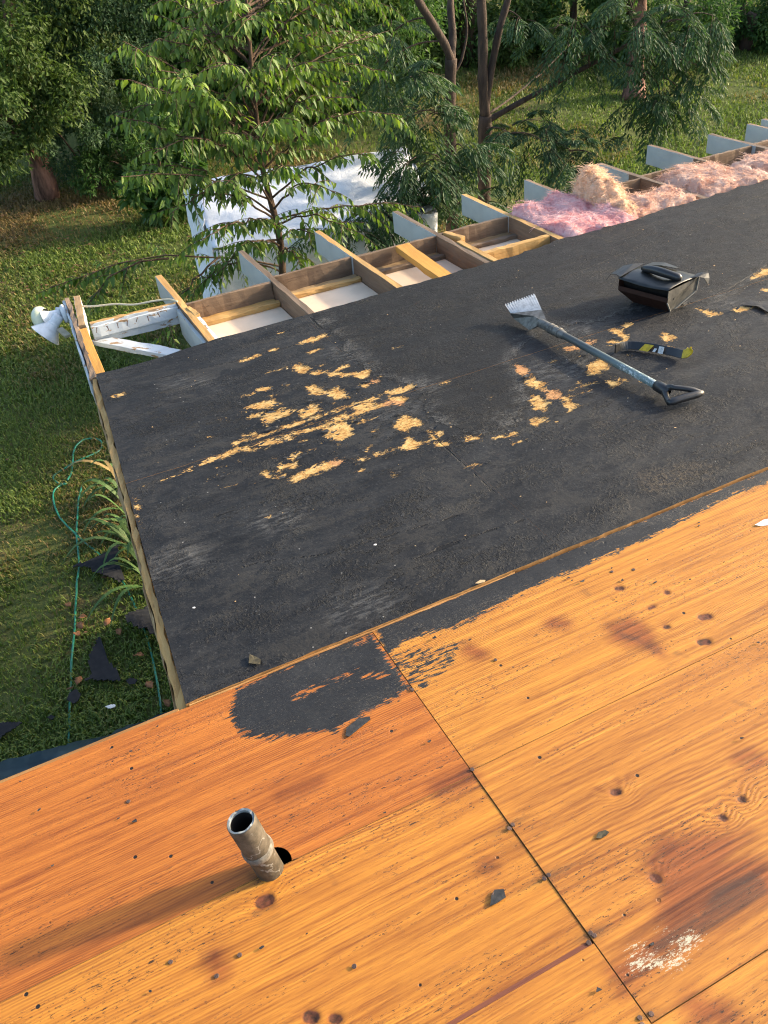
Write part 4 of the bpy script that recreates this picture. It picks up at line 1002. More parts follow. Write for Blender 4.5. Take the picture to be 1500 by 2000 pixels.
# torn flanges either end
def flange(pts, mat='hood'):
    V = np.array(pts); n = len(V) // 2
    o = obj('torn_flange', V, np.array([[i, i + 1, n + i + 1, n + i] for i in range(n - 1)]), MAT[mat], hood); m_ = o.modifiers.new('solid', 'SOLIDIFY'); m_.thickness = .0025
AL = lambda s, t, z: lerp(lerp(B_, A_, s), lerp(C_, D_, s), t) + np.array([0, 0, z])
flange([AL(.98, .0, .008), AL(1.10, .05, .010), AL(1.22, .08, .002), AL(1.27, .0, -.028), AL(.98, .8, .020), AL(1.08, .6, .026), AL(1.20, .45, .018), AL(1.25, .12, -.004)])
flange([AL(.02, .75, .012), AL(-.06, .88, .014), AL(-.12, .98, .004), AL(-.18, 1.05, -.030), AL(.02, 1.0, .018), AL(-.05, 1.1, .022), AL(-.10, 1.15, .018), AL(-.15, 1.12, -.004)])
flange([AL(.95, .75, .016), AL(.70, .92, .020), AL(.45, 1.0, .016), AL(.95, 1.06, .012), AL(.75, 1.14, .016), AL(.45, 1.10, .012)])
# rounded carrying bar along the top
hp = smooth_path([AL(.84, .50, .026), AL(.58, .46, .036), AL(.32, .44, .036), AL(.06, .52, .022)], 6)
V, F = tubeVF(hp, np.interp(np.linspace(0, 1, len(hp)), [0, .08, .5, .95, 1], [.010, .017, .021, .019, .008]), 16); obj('handle', V, F, MAT['grip_black'], hood, smooth=True)

# ------------------------------------------------------------------ insulation in the bays
def ins_mat(name, a, b, c):
    m = Mat(name)
    n = m.noise(m.obj(), 7, 5, .65, .8); n2 = m.noise(m.map(m.obj(), (1, 1, 1)), 34, 5, .78, 1.0)
    cc = m.ramp(m.math('ADD', m.math('MULTIPLY', n, .6), m.math('MULTIPLY', n2, .4)), [(.34, a), (.5, b), (.68, c)])
    b1 = m.bsdf(cc, .95, .05, normal=m.bump(n2, .35, .010), Subsurface_Weight=.0)
    t = m.t.nodes.new('ShaderNodeBsdfTranslucent'); m.put(t.inputs[0], cc)
    x = m.t.nodes.new('ShaderNodeMixShader'); x.inputs[0].default_value = .3
    m.t.links.new(b1, x.inputs[1]); m.t.links.new(t.outputs[0], x.inputs[2])
    return m.done(x.outputs[0])
INS_PINK = ins_mat('pink_glass_wool', (.62, .22, .22), (.82, .49, .47), (.88, .70, .65))
INS_PEACH = ins_mat('peach_glass_wool', (.52, .27, .19), (.72, .49, .38), (.80, .65, .56))
INS_TAN = ins_mat('tan_glass_wool', (.58, .34, .20), (.78, .55, .38), (.84, .68, .53))
def wool(name, label, outline, zbase, zmax, mat, strands, seed, amp=.03, dome=.10, group=None, top=None):
    """a torn batt: an outline in deck coordinates filled with a lumpy top and loose fibres"""
    rs = np.random.RandomState(seed)
    ol = np.array([P(*q, zbase * .3 + zmax * .7)[:2] for q in outline]); c = ol.mean(0)
    x0, y0_ = ol.min(0); x1, y1_ = ol.max(0)
    st = .012
    gx, gy = np.meshgrid(np.arange(x0 - st, x1 + 2 * st, st), np.arange(y0_ - st, y1_ + 2 * st, st))
    d = sd_poly(gx, gy, ol) + fbm(np.stack([gx, gy, gx * 0 + seed], -1), 16, 3) * .022
    p = np.stack([gx, gy, gx * 0 + seed], -1)
    hgt = zbase + (zmax - zbase) * np.clip(d / dome, 0, 1) ** .5 + np.clip(d / .04, 0, 1) * (fbm(p, 8, 3) * amp * .9 + np.abs(fbm(p, 26, 2)) * amp * .25)
    if top is not None: hgt += top(gx - c[0], gy - c[1]) * np.clip(d / .05, 0, 1)
    jx = gx + fbm(p, 45, 2, 3) * .010; jy = gy + fbm(p, 45, 2, 6) * .010
    V = np.stack([jx - c[0], jy - c[1], hgt], -1).reshape(-1, 3)
    ny, nx = gx.shape; ii = np.arange(nx * ny).reshape(ny, nx)
    F = np.stack([ii[:-1, :-1], ii[:-1, 1:], ii[1:, 1:], ii[1:, :-1]], -1).reshape(-1, 4)
    keep = (d.ravel()[F] > -.004).all(1)
    F = F[keep]
    o = on_roof(name, (c[0], c[1], 0)); tag(o, label, 'insulation', group)
    obj('wool_body', V, F, mat, o, smooth=True)
    # loose fibres and tufts
    ok = np.where(d.ravel() > .002)[0]
    pick = ok[rs.randint(0, len(ok), strands)]
    base = V[pick] + rs.normal(0, .004, (strands, 3))
    clump = fbm(base + seed, 18, 2)
    ang = rs.uniform(0, 6.283, strands) * .35 + clump * 6.0
    ln = rs.gamma(2.0, .015, strands).clip(.010, .12)
    dirn = np.stack([np.cos(ang), np.sin(ang), rs.uniform(-.15, .40, strands)], -1); dirn /= np.linalg.norm(dirn, axis=1)[:, None]
    sdv = np.cross(dirn, rs.normal(size=(strands, 3))); sdv /= np.linalg.norm(sdv, axis=1)[:, None]
    w = rs.uniform(.0006, .0017, strands)[:, None]
    bend = rs.normal(0, .3, (strands, 3)); bend[:, 2] -= .25
    mid = base + dirn * ln[:, None] * .5; tip = mid + (dirn + bend) * ln[:, None] * .5
    Vs = np.stack([base - sdv * w, base + sdv * w, mid - sdv * w * .8, mid + sdv * w * .8, tip], 1).reshape(-1, 3)
    k = np.arange(strands)[:, None] * 5
    obj('loose_fibres', Vs, [k + np.array([[0, 1, 3, 2]]), k + np.array([[2, 3, 4]])], mat, o)
    o.children[-1]['kind'] = 'stuff'
    return o
wool('insulation_batt', 'bright pink insulation batt filling the bay nearest the open ceilings', [(992, 418), (1030, 395), (1080, 382), (1150, 388), (1225, 400), (1252, 420), (1245, 434), (1140, 458), (1122, 464), (1075, 448), (1020, 425)], -.06, .022, INS_PINK, 7500, 1, dome=.06)
wool('insulation_batt', 'flattened peach insulation lying between the pink batt and the second rafter', [(1212, 398), (1260, 380), (1300, 366), (1340, 375), (1368, 392), (1330, 402), (1262, 424), (1225, 424)], -.07, .010, INS_PEACH, 4500, 2, dome=.06)
wool('insulation_batt', 'pale pink insulation spread in the bay right of the tan clump', [(1282, 342), (1330, 326), (1378, 324), (1440, 330), (1520, 348), (1500, 356), (1420, 380), (1385, 386), (1330, 366)], -.07, .016, INS_PEACH, 7000, 3, dome=.06)
wool('insulation_batt', 'peach insulation in the farthest bay at the right picture edge', [(1425, 322), (1465, 302), (1500, 290), (1600, 300), (1600, 330), (1530, 342), (1480, 340)], -.07, .012, INS_PEACH, 4500, 4, dome=.06)
wool('insulation_clump', 'tan fluffy insulation clump heaped over a rafter above the pink batt', [(1118, 376), (1124, 352), (1150, 338), (1185, 342), (1200, 360), (1226, 382), (1248, 398), (1238, 412), (1205, 412), (1172, 398), (1140, 392)], -.03, .07, INS_TAN, 8000, 5, amp=.045, dome=.10, top=lambda x, y: .085 * np.exp(-(((x + .10) / .16) ** 4 + ((y - .03) / .16) ** 4)))

# ------------------------------------------------------------------ floodlight and its cable on the rake
MAT['lamp_white'] = plain('white_lamp_enamel', (.66, .68, .68), .4, .5, var=.2, nscale=25)
MAT['lamp_glass'] = plain('clouded_lamp_glass', (.62, .62, .44), .3, .5, nscale=10, c2=(.48, .52, .34))
MAT['lamp_tan'] = plain('tan_plastic', (.45, .38, .26), .5, .4, nscale=30)
mp = P(122, 608, -.07)
flood = on_roof('floodlight', mp)
tag(flood, 'white twin floodlight with conical shades hanging off the rake board', 'floodlight')
def lamp(name, pa, pb, prof, mat, parent=None, n=28):
    a, b = P(*pa) - mp, P(*pb) - mp
    d = b - a; ln = np.linalg.norm(d)
    V, F = latheVF([(r, x * ln) for r, x in prof], n)
    return obj(name, V, F, mat, parent or flood, frame(a, d, (.3, .2, 1)), smooth=True)
V, F = latheVF([(0, 0), (.052, .0), (.052, .012), (.030, .022), (.0, .024)], 24)
obj('mount_plate', V, F, MAT['lamp_white'], flood, frame(P(127, 612, -.07) - mp, (-1, -.1, .05), (0, 0, 1)), smooth=True)
s_ = lamp('lamp_shade', (116, 616, -.07), (88, 656, -.16), [(.0, -.02), (.026, -.01), (.030, .10), (.031, .40), (.036, .46), (.042, .52), (.086, .98), (.088, 1.0), (.083, .97), (.040, .55), (.0, .5)], MAT['lamp_white'])
lamp('shade_collar', (116, 616, -.07), (88, 656, -.16), [(.031, .36), (.034, .38), (.034, .44), (.031, .46)], MAT['lamp_white'])
lamp('lamp_holder', (118, 610, -.06), (82, 625, -.085), [(.0, -.02), (.020, -.01), (.024, .25), (.030, .5), (.048, .8), (.05, .85)], MAT['lamp_white'])
lamp('bulb', (100, 617, -.07), (70, 622, -.085), [(.046, .30), (.062, .55), (.064, .75), (.05, .95), (.025, 1.05), (0, 1.08)], MAT['lamp_glass'])
lamp('lamp_knuckle', (123, 600, -.05), (112, 612, -.06), [(.0, 0), (.014, .05), (.016, .5), (.012, .95), (0, 1)], MAT['lamp_white'])
lamp('lamp_knuckle', (108, 603, -.05), (119, 605, -.06), [(.0, 0), (.009, .05), (.011, .5), (.009, .95), (0, 1)], MAT['lamp_white'])
a = P(116, 640, -.12) - mp; b = P(133, 654, -.14) - mp
beam('sensor_bracket', a, b, .035, .018, [MAT['lamp_tan']], flood, nseg=2)
cp = np.array([P(*q) for q in [(158, 598, -.03), (185, 598, -.02), (225, 594, -.02), (262, 595, -.025), (300, 588, -.015), (330, 585, -.012), (346, 589, .0)]])
MAT['cable'] = plain('cream_cable', (.58, .50, .34), .5, .4, nscale=30)
co = on_roof('power_cable', cp[0]); tag(co, 'thin cream cable strung from the rake board to the first rafter', 'cable')
V, F = tubeVF(smooth_path(cp - cp[0], 6), .0055, 8); obj('cable_run', V, F, MAT['cable'], co, smooth=True)

# ------------------------------------------------------------------ scraps on the deck
MAT['felt_scrap'] = plain('black_felt_scrap', (.020, .021, .022), .7, .3, nscale=60, c2=(.040, .040, .040), bumpk=.4)
MAT['leaf_scrap'] = plain('olive_scrap', (.075, .062, .032), .6, .3, nscale=80, c2=(.03, .026, .016))
MAT['white_scrap'] = plain('white_paper_scrap', (.75, .74, .70), .6, .3, var=.15)
MAT['wood_chip'] = wood_mat('pale_splinter', (.66, .48, .26), (.50, .30, .13))
def scrap(name, label, pts, z, th, mat, curl=.004, seed=0, cat='scrap'):
    rs = np.random.RandomState(seed)
    q = np.array([P(*p, z) for p in pts]); c = q.mean(0); c[2] = z
    V = q - c; V[:, 2] = rs.uniform(0, curl, len(V)) * .45
    ctr = np.array([[0, 0, curl * .15]])
    n = len(V); Vt = np.vstack([V, ctr]); Vb = Vt - [0, 0, th]
    F = [[i, (i + 1) % n, n] for i in range(n)] + [[n + 1 + (i + 1) % n, n + 1 + i, 2 * n + 1] for i in range(n)]
    Fq = [[i, n + 1 + i, n + 1 + (i + 1) % n, (i + 1) % n] for i in range(n)]
    o = obj(name, np.vstack([Vt, Vb]), [np.array(F), np.array(Fq)], mat)
    o.matrix_world = M4 @ Matrix.Translation(Vector((c[0], c[1], c[2] + th)))
    return tag(o, label, cat)
zb = TOPB + .004
scrap('felt_scrap', 'small olive brown curled flake standing on the black deck near the seam', [(486, 1297), (488, 1281), (494, 1280), (510, 1289), (508, 1298)], zb, .001, MAT['leaf_scrap'], .016, 1)
scrap('felt_scrap', 'torn black felt scrap at the lower rim of the tar patch', [(675, 1438), (677, 1422), (700, 1404), (722, 1400), (724, 1406), (708, 1418), (696, 1428), (682, 1440)], .001, .0015, MAT['felt_scrap'], .005, 2)
scrap('felt_scrap', 'black felt square pinned under a nail on the orange plywood', [(957, 1770), (960, 1748), (966, 1738), (984, 1737), (988, 1753), (968, 1766)], .001, .0012, MAT['felt_scrap'], .002, 3)
scrap('felt_scrap', 'dark leaf shaped flake on the golden plywood right of the long joint', [(1164, 1638), (1168, 1626), (1182, 1622), (1190, 1626), (1184, 1633), (1174, 1638)], .001, .001, MAT['leaf_scrap'], .004, 4)
scrap('felt_scrap', 'long black felt strip curling off the deck at the right edge', [(1450, 597), (1462, 590), (1500, 590), (1530, 600), (1500, 612), (1478, 600)], zb, .002, MAT['felt_scrap'], .02, 5)
scrap('paper_scrap', 'white curl of paper on the plywood at the right picture edge', [(1474, 1028), (1492, 1016), (1500, 1016), (1500, 1026), (1486, 1028)], .001, .001, MAT['white_scrap'], .014, 6)
scrap('wood_splinter', 'tiny pale splinter lying on the black deck by the orange seam', [(928, 1140), (938, 1134), (948, 1134), (946, 1138), (934, 1141)], zb, .002, MAT['wood_chip'], .004, 7)
for k, (x, y, lab) in enumerate([(733, 1064, 'white fleck midway along the black deck'), (379, 1187, 'white fleck beside the left rake of the black deck'), (369, 1229, 'larger white fleck lowest along the left rake')]):
    scrap('paint_fleck', lab, [(x - 3.5, y + 1), (x - 2, y - 1), (x + 2, y - 1.6), (x + 3, y), (x + 1, y + 1.4)], zb - .002, .0008, MAT['white_scrap'], .001, 20 + k, 'fleck')

# ------------------------------------------------------------------ the ground
gm = Mat('lawn_soil')
gv = gm.tc.outputs['Object']
gn1 = gm.noise(gv, .55, 5, .6); gn2 = gm.noise(gv, 5, 5, .7); gn3 = gm.noise(gv, 60, 4, .7)
gc = gm.ramp(gm.math('ADD', gm.math('MULTIPLY', gn1, .6), gm.math('MULTIPLY', gn2, .4)), [(.38, (.070, .100, .024)), (.52, (.100, .110, .034)), (.64, (.165, .110, .050))])
gc = gm.mix(gm.math('MULTIPLY', gm.ss(gn3, .45, .7), .35), gc, (.040, .056, .016))
MAT['soil'] = gm.done(gm.bsdf(gc, .95, .1, normal=gm.bump(gn3, .6, .03)))
gx, gy = np.meshgrid(np.linspace(-60, 120, 46), np.linspace(-40, 140, 46))
V = np.column_stack([gx.ravel(), gy.ravel(), np.full(gx.size, GZ)])
ii = np.arange(gx.size).reshape(gx.shape)
ground = obj('ground', V, np.stack([ii[:-1, :-1], ii[:-1, 1:], ii[1:, 1:], ii[1:, :-1]], -1).reshape(-1, 4), MAT['soil'])
tag(ground, 'lawn soil with worn brown patches around the house', 'ground', kind='structure')

# grass
am = Mat('grass_blades')
ak = am.island(); dry = am.attr('dry')
ac = am.ramp(ak, [(0, (.065, .105, .018)), (.5, (.125, .180, .034)), (1, (.21, .265, .066))])
ac = am.mix(am.ss(am.math('ADD', dry, am.math('MULTIPLY', am.math('SUBTRACT', ak, .5), .5)), .45, .75), ac, am.ramp(ak, [(0, (.13, .080, .030)), (1, (.25, .18, .075))]))
ab = am.bsdf(ac, .55, .25)
at_ = am.t.nodes.new('ShaderNodeBsdfTranslucent'); am.put(at_.inputs[0], am.mix(1, ac, (1.1, 1.2, .5), 'MULTIPLY'))
ax_ = am.t.nodes.new('ShaderNodeMixShader'); ax_.inputs[0].default_value = .3
am.t.links.new(ab, ax_.inputs[1]); am.t.links.new(at_.outputs[0], ax_.inputs[2])
MAT['grass'] = am.done(ax_.outputs[0])
def grass_patch(n, x0, x1, y0, y1, hgt, wid, seed, keep):
    rs = np.random.RandomState(seed)
    p = np.column_stack([rs.uniform(x0, x1, n), rs.uniform(y0, y1, n)])
    p = p[keep(p[:, 0], p[:, 1])]; n = len(p)
    q = np.column_stack([p, np.zeros(n)])
    dens = fbm(q, 1.1, 3, 5)
    k = rs.rand(n) < np.clip(.72 + dens * .9, .18, 1)
    p, q, dens = p[k], q[k], dens[k]; n = len(p)
    a = rs.uniform(0, 6.283, n); h = hgt * rs.uniform(.45, 1.25, n) * (1 + .5 * np.clip(fbm(q, 2.5, 2, 8), -.5, 1)); w = wid * rs.uniform(.6, 1.3, n)
    lean = rs.uniform(.2, 1.1, n)
    d = np.column_stack([np.cos(a), np.sin(a), np.zeros(n)]); s = np.column_stack([-np.sin(a), np.cos(a), np.zeros(n)])
    b = np.column_stack([p, np.full(n, GZ - .004)])
    m = b + d * (h * lean * .35)[:, None] + np.array([0, 0, 1]) * (h * .65)[:, None]
    t = b + d * (h * lean)[:, None] + np.array([0, 0, 1]) * (h * (1.05 - lean * .35))[:, None]
    V = np.stack([b - s * w[:, None], b + s * w[:, None], m + s * w[:, None] * .7, m - s * w[:, None] * .7, t], 1).reshape(-1, 3)
    dryv = np.repeat(np.clip(.36 + fbm(q, .55, 4, 2) * .55 + .35 * np.exp(-((p[:, 0] - .6) ** 2 / 3 + (p[:, 1] - 12.6) ** 2 / 2.5)), 0, 1), 5)
    kk = np.arange(n)[:, None] * 5
    return V, kk, dryv
def outside_house(x, y): return ~((x > .35) & (x < 6.2) & (y < 4.4)) & ~((x > 2.0) & (x < 4.4) & (y > 7.9) & (y < 9.2))
parts = [grass_patch(130000, -2.4, 1.6, 3.4, 8.5, .055, .0058, 1, outside_house), grass_patch(85000, -2.0, 3.2, 8.5, 15.5, .065, .0085, 2, outside_house),
         grass_patch(120000, 3.0, 17.0, 8.0, 18.0, .07, .010, 3, outside_house), grass_patch(26000, 8.0, 26.0, 14.0, 30.0, .10, .018, 4, outside_house)]
Vs, ks, dr, off = [], [], [], 0
for V, kk, dv in parts: Vs.append(V); ks.append(kk + off); dr.append(dv); off += len(V)
kk = np.vstack(ks)
gr = obj('grass', np.vstack(Vs), [kk + np.array([[0, 1, 2, 3]]), kk + np.array([[3, 2, 4]])], MAT['grass'], attrs={'dry': np.concatenate(dr)})
tag(gr, 'short patchy green and brown lawn grass around the house', 'grass', kind='stuff')

# ------------------------------------------------------------------ leaves and trees
def unit(a): return a / (np.linalg.norm(a, axis=-1, keepdims=True) + 1e-9)
def leafVF(p, d, nrm, L, W, curl=.25, kind='lance'):
    """p base, d tip direction, nrm upper side; arrays (n,3)/(n,)"""
    n = len(p); d = unit(d); s = unit(np.cross(nrm, d)); up = np.cross(d, s)
    L = np.broadcast_to(L, (n,))[:, None]; W = np.broadcast_to(W, (n,))[:, None]; c = np.broadcast_to(curl, (n,))[:, None]
    def at(t, y, z): return p + d * L * t + s * W * y + up * (W * z - L * c * t * t)
    if kind == 'lance':
        V = np.stack([at(0, 0, 0), at(.32, 0, 0), at(.30, .5, .16), at(.30, -.5, .16), at(.68, 0, 0), at(.66, .38, .14), at(.66, -.38, .14), at(1, 0, 0)], 1).reshape(-1, 3)
        k = np.arange(n)[:, None] * 8
        F = [np.concatenate([k + [[2, 5, 4, 1]], k + [[1, 4, 6, 3]]]), np.concatenate([k + [[0, 2, 1]], k + [[0, 1, 3]], k + [[5, 7, 4]], k + [[4, 7, 6]]])]
        return V, F, 8
    V = np.stack([at(0, 0, 0), at(.45, .5, .1), at(1, 0, 0), at(.45, -.5, .1)], 1).reshape(-1, 3)
    k = np.arange(n)[:, None] * 4
    return V, [k + np.array([[0, 3, 2, 1]])], 4

def bark_mat(name, a, b, sc=1.0):
    m = Mat(name)
    n = m.noise(m.map(m.obj(), (14 * sc, 14 * sc, 3 * sc)), 1.0, 5, .65); n2 = m.noise(m.obj(), 50 * sc, 3, .7)
    c = m.ramp(n, [(.32, a), (.66, b)])
    return m.done(m.bsdf(c, .85, .2, normal=m.bump(m.math('ADD', n, m.math('MULTIPLY', n2, .3)), .8, .02)))
MAT['bark'] = bark_mat('brown_bark', (.035, .022, .014), (.13, .085, .055))
MAT['bark_dark'] = bark_mat('dark_smooth_bark', (.028, .020, .016), (.085, .058, .042))
MAT['bark_shaggy'] = bark_mat('shaggy_red_brown_bark', (.035, .018, .012), (.24, .125, .085), .6)
MAT['leaf_young'] = None
lm = Mat('soft_green_lance_leaf')
lk = lm.island(); yg = lm.attr('young')
lc = lm.ramp(lk, [(0, (.038, .084, .016)), (.5, (.078, .145, .028)), (1, (.155, .225, .050))])
lc = lm.mix(lm.math('MULTIPLY', yg, .85), lc, lm.ramp(lk, [(0, (.11, .19, .025)), (1, (.24, .32, .05))]))
lb = lm.bsdf(lc, .52, .28)
lt = lm.t.nodes.new('ShaderNodeBsdfTranslucent'); lm.put(lt.inputs[0], lm.mix(1, lc, (1.25, 1.3, .5), 'MULTIPLY'))
lx = lm.t.nodes.new('ShaderNodeMixShader'); lx.inputs[0].default_value = .34
lm.t.links.new(lb, lx.inputs[1]); lm.t.links.new(lt.outputs[0], lx.inputs[2])
MAT['leaf_young'] = lm.done(lx.outputs[0])
MAT['leaf_frond'] = leaf_mat('dark_feathery_leaf', (.022, .052, .018), (.044, .088, .032), (.100, .150, .068), .38, .55, .25)
MAT['leaf_wood'] = leaf_mat('deep_green_leaf', (.026, .066, .016), (.052, .112, .026), (.115, .185, .050), .45, .55, .22, .5)
MAT['leaf_wood2'] = leaf_mat('olive_green_leaf', (.038, .070, .015), (.074, .122, .028), (.150, .205, .052), .45, .55, .22, .5)
MAT['leaf_grey'] = leaf_mat('grey_green_leaf', (.036, .076, .032), (.066, .122, .056), (.130, .195, .100), .45, .55, .22, .7)
MAT['leaf_laurel'] = leaf_mat('glossy_bright_leaf', (.028, .070, .012), (.060, .125, .022), (.12, .19, .035), .35, .42, .35, 2)

# slender tree with drooping lance leaves, in front of the tent
rs = np.random.RandomState(21)
def path_px(pts): return np.array([AY(x, y, Y) for x, y, Y in pts])
tr = path_px([(556, 640, 7.0), (553, 560, 7.0), (548, 480, 7.02), (536, 420, 7.05), (520, 360, 7.1), (508, 300, 7.15), (500, 220, 7.2), (492, 140, 7.2), (486, 60, 7.2), (480, -10, 7.2), (470, -90, 7.2)])
tr = np.vstack([[tr[0][0] + .02, tr[0][1], GZ - .05], tr])
base = tr[0].copy(); base[2] = GZ
tree1 = empty('young_tree', Matrix.Translation(Vector(base)))
tag(tree1, 'slender young tree with drooping lance shaped leaves in front of the white tent', 'tree')
sp = smooth_path(tr, 6)
V, F = tubeVF(sp - base, np.linspace(.040, .008, len(sp)), 9); obj('trunk', V, F, MAT['bark'], tree1, smooth=True)
BR1 = [  # start fraction along the trunk, end (px, py, depth), young-leaf share
    (.50, (225, 225, 6.8), .5), (.62, (240, 80, 7.0), .95), (.58, (262, 160, 6.7), .75), (.70, (330, 40, 7.2), .8), (.46, (300, 300, 6.6), .3), (.42, (236, 345, 6.5), .7), (.55, (345, 150, 6.4), .9),
    (.36, (330, 420, 6.6), .15), (.34, (395, 470, 6.4), .15), (.80, (440, 0, 7.0), .4), (.85, (560, 0, 7.3), .2), (.75, (640, 30, 7.4), .2), (.66, (695, 105, 7.2), .55), (.60, (600, 120, 6.7), .35), (.55, (690, 190, 7.0), .2), (.50, (785, 225, 7.0), .45),
    (.46, (640, 230, 6.5), .15), (.42, (730, 300, 6.8), .1), (.38, (660, 380, 6.4), .2), (.34, (700, 460, 6.4), .1), (.30, (640, 480, 6.4), .15), (.36, (825, 405, 6.7), .25), (.44, (560, 330, 6.3), .1), (.50, (440, 260, 6.4), .2), (.40, (440, 360, 6.4), .2),
    (.28, (470, 480, 6.5), .05), (.26, (590, 520, 6.5), .05), (.56, (540, 230, 6.3), .1), (.64, (430, 130, 6.5), .5), (.70, (540, 110, 6.7), .15), (.78, (400, 70, 7.4), .6), (.68, (760, 60, 7.6), .1), (.30, (420, 540, 6.7), .02), (.72, (480, 180, 6.6), .15), (.60, (470, 320, 6.9), .05), (.86, (500, 40, 6.9), .2), (.82, (370, -20, 7.2), .5), (.30, (500, 430, 6.6), .05), (.66, (620, 170, 7.5), .1), (.54, (380, 230, 7.2), .3)]
def leafy_branch(tree, base, p0, p1, young, rs, r0=.010, twn=(8, 12), Ll=(.075, .114), tw_len=(.16, .42), sag=.12, mat=None, spacing=.031, droop=1.0):
    ln = np.linalg.norm(p1 - p0)
    n = 12; t = np.linspace(0, 1, n)[:, None]
    pth = p0 + (p1 - p0) * t + np.array([0, 0, 1]) * (np.sin(t * np.pi) * ln * sag) + rs.normal(0, .012, (n, 3)) * np.sin(t * np.pi)
    pth = smooth_path(pth, 2)
    tubes = [tubeVF(pth, np.linspace(r0, .0025, len(pth)), 6, False)]
    LP, LD, LN, LL, LY = [], [], [], [], []
    dirs = unit(np.gradient(pth, axis=0))
    m = int(rs.uniform(*twn) * max(.6, min(1.6, ln)))
    twigs = [(pth[int(len(pth) * .45):], 1.0)]
    for k in range(m):
        f = .25 + .72 * (k + rs.rand()) / m; i = int(f * (len(pth) - 1))
        d = dirs[i]; sd = np.cross(d, [0, 0, 1]); sd /= np.linalg.norm(sd) + 1e-9
        a = (1 if k % 2 else -1) * rs.uniform(.5, 1.1)
        td = unit(d * rs.uniform(.5, 1.0) + sd * a + np.array([0, 0, rs.uniform(-.25, .35)]))
        tl = rs.uniform(*tw_len) * (1.15 - .5 * f)
        s = np.linspace(0, 1, 8)[:, None]
        tp = pth[i] + td * tl * s - np.array([0, 0, 1]) * (s ** 2 * tl * rs.uniform(.15, .55) * droop)
        twigs.append((tp, f)); tubes.append(tubeVF(tp, np.linspace(.0035, .0012, 8), 5, False))
    for tp, f in twigs:
        tl = np.linalg.norm(np.diff(tp, axis=0), axis=1).sum(); q = max(4, int(tl / spacing))
        for j in range(q):
            s = (j + .6) / q; x = s * (len(tp) - 1); i = min(int(x), len(tp) - 2)
            p = tp[i] + (tp[i + 1] - tp[i]) * (x - i); d = unit(tp[i + 1] - tp[i])
            sd = np.cross(d, [0, 0, 1]); sd /= np.linalg.norm(sd) + 1e-9
            sg = 1 if j % 2 else -1
            ld = unit(d * rs.uniform(.25, .7) + sd * sg * rs.uniform(.45, .9) + np.array([0, 0, -rs.uniform(.35, 1.2) * droop]))
            LP.append(p); LD.append(ld); LN.append(unit(np.array([0, 0, 1.0]) + sd * sg * .3 + rs.normal(0, .3, 3))); LL.append(rs.uniform(*Ll) * (.65 + .35 * math.sin(math.pi * min(1, s + .25))))
            LY.append(np.clip(young * (s * .9 + f * .5 - .35) * 1.3 + rs.normal(0, .08), 0, 1))
    V, F = joinVF(tubes)
    b = obj('branch', V - base, F, MAT['bark'], tree, smooth=True)
    LP, LD, LN, LL = map(np.array, (LP, LD, LN, LL))
    V, F, k = leafVF(LP - base, LD, LN, LL, LL * rs.uniform(.34, .44, len(LL)), rs.uniform(.05, .40, len(LL)))
    o = obj('foliage', V, F, mat or MAT['leaf_young'], b, attrs={'young': np.repeat(LY, k)}, smooth=True); o['kind'] = 'stuff'
    return len(LP)
tot = 0
for f, e, yv in BR1:
    i = int(f * (len(sp) - 1)); tot += leafy_branch(tree1, base, sp[i], AY(*e), yv, rs, twn=(10, 15) if e[1] < 260 else (9, 12), sag=rs.uniform(.02, .20), droop=rs.uniform(.8, 1.5))
    if e[1] < 215 or rs.rand() < .15:
        j = min(len(sp) - 1, max(0, i + rs.randint(-6, 7)))
        tot += leafy_branch(tree1, base, sp[j], AY(e[0] + rs.uniform(-70, 70), e[1] + rs.uniform(-60, 40), e[2] + rs.uniform(.1, .9)), yv * .4, rs, twn=(10, 15), sag=rs.uniform(.05, .2))
for _ in range(16):
    e = (rs.uniform(255, 790), rs.uniform(-30, 235), rs.uniform(7.3, 8.2)); i = int(np.clip(.52 + (235 - e[1]) / 700 + rs.normal(0, .05), .3, .97) * (len(sp) - 1))
    tot += leafy_branch(tree1, base, sp[i], AY(*e), .35 if e[0] < 450 else .12, rs, twn=(9, 13), Ll=(.060, .100), sag=rs.uniform(-.05, .22), droop=rs.uniform(.8, 1.5))
# low limb reaching out to the left over the lawn
p0 = AY(548, 520, 7.1); tot += leafy_branch(tree1, base, p0, AY(70, 575, 7.6), .25, rs, twn=(9, 11), sag=.10)
tot += leafy_branch(tree1, base, AY(330, 505, 7.3), AY(160, 610, 7.2), .2, rs, sag=.15)
tot += leafy_branch(tree1, base, AY(430, 500, 7.3), AY(300, 680, 7.0), .1, rs, sag=.1, twn=(6, 8))

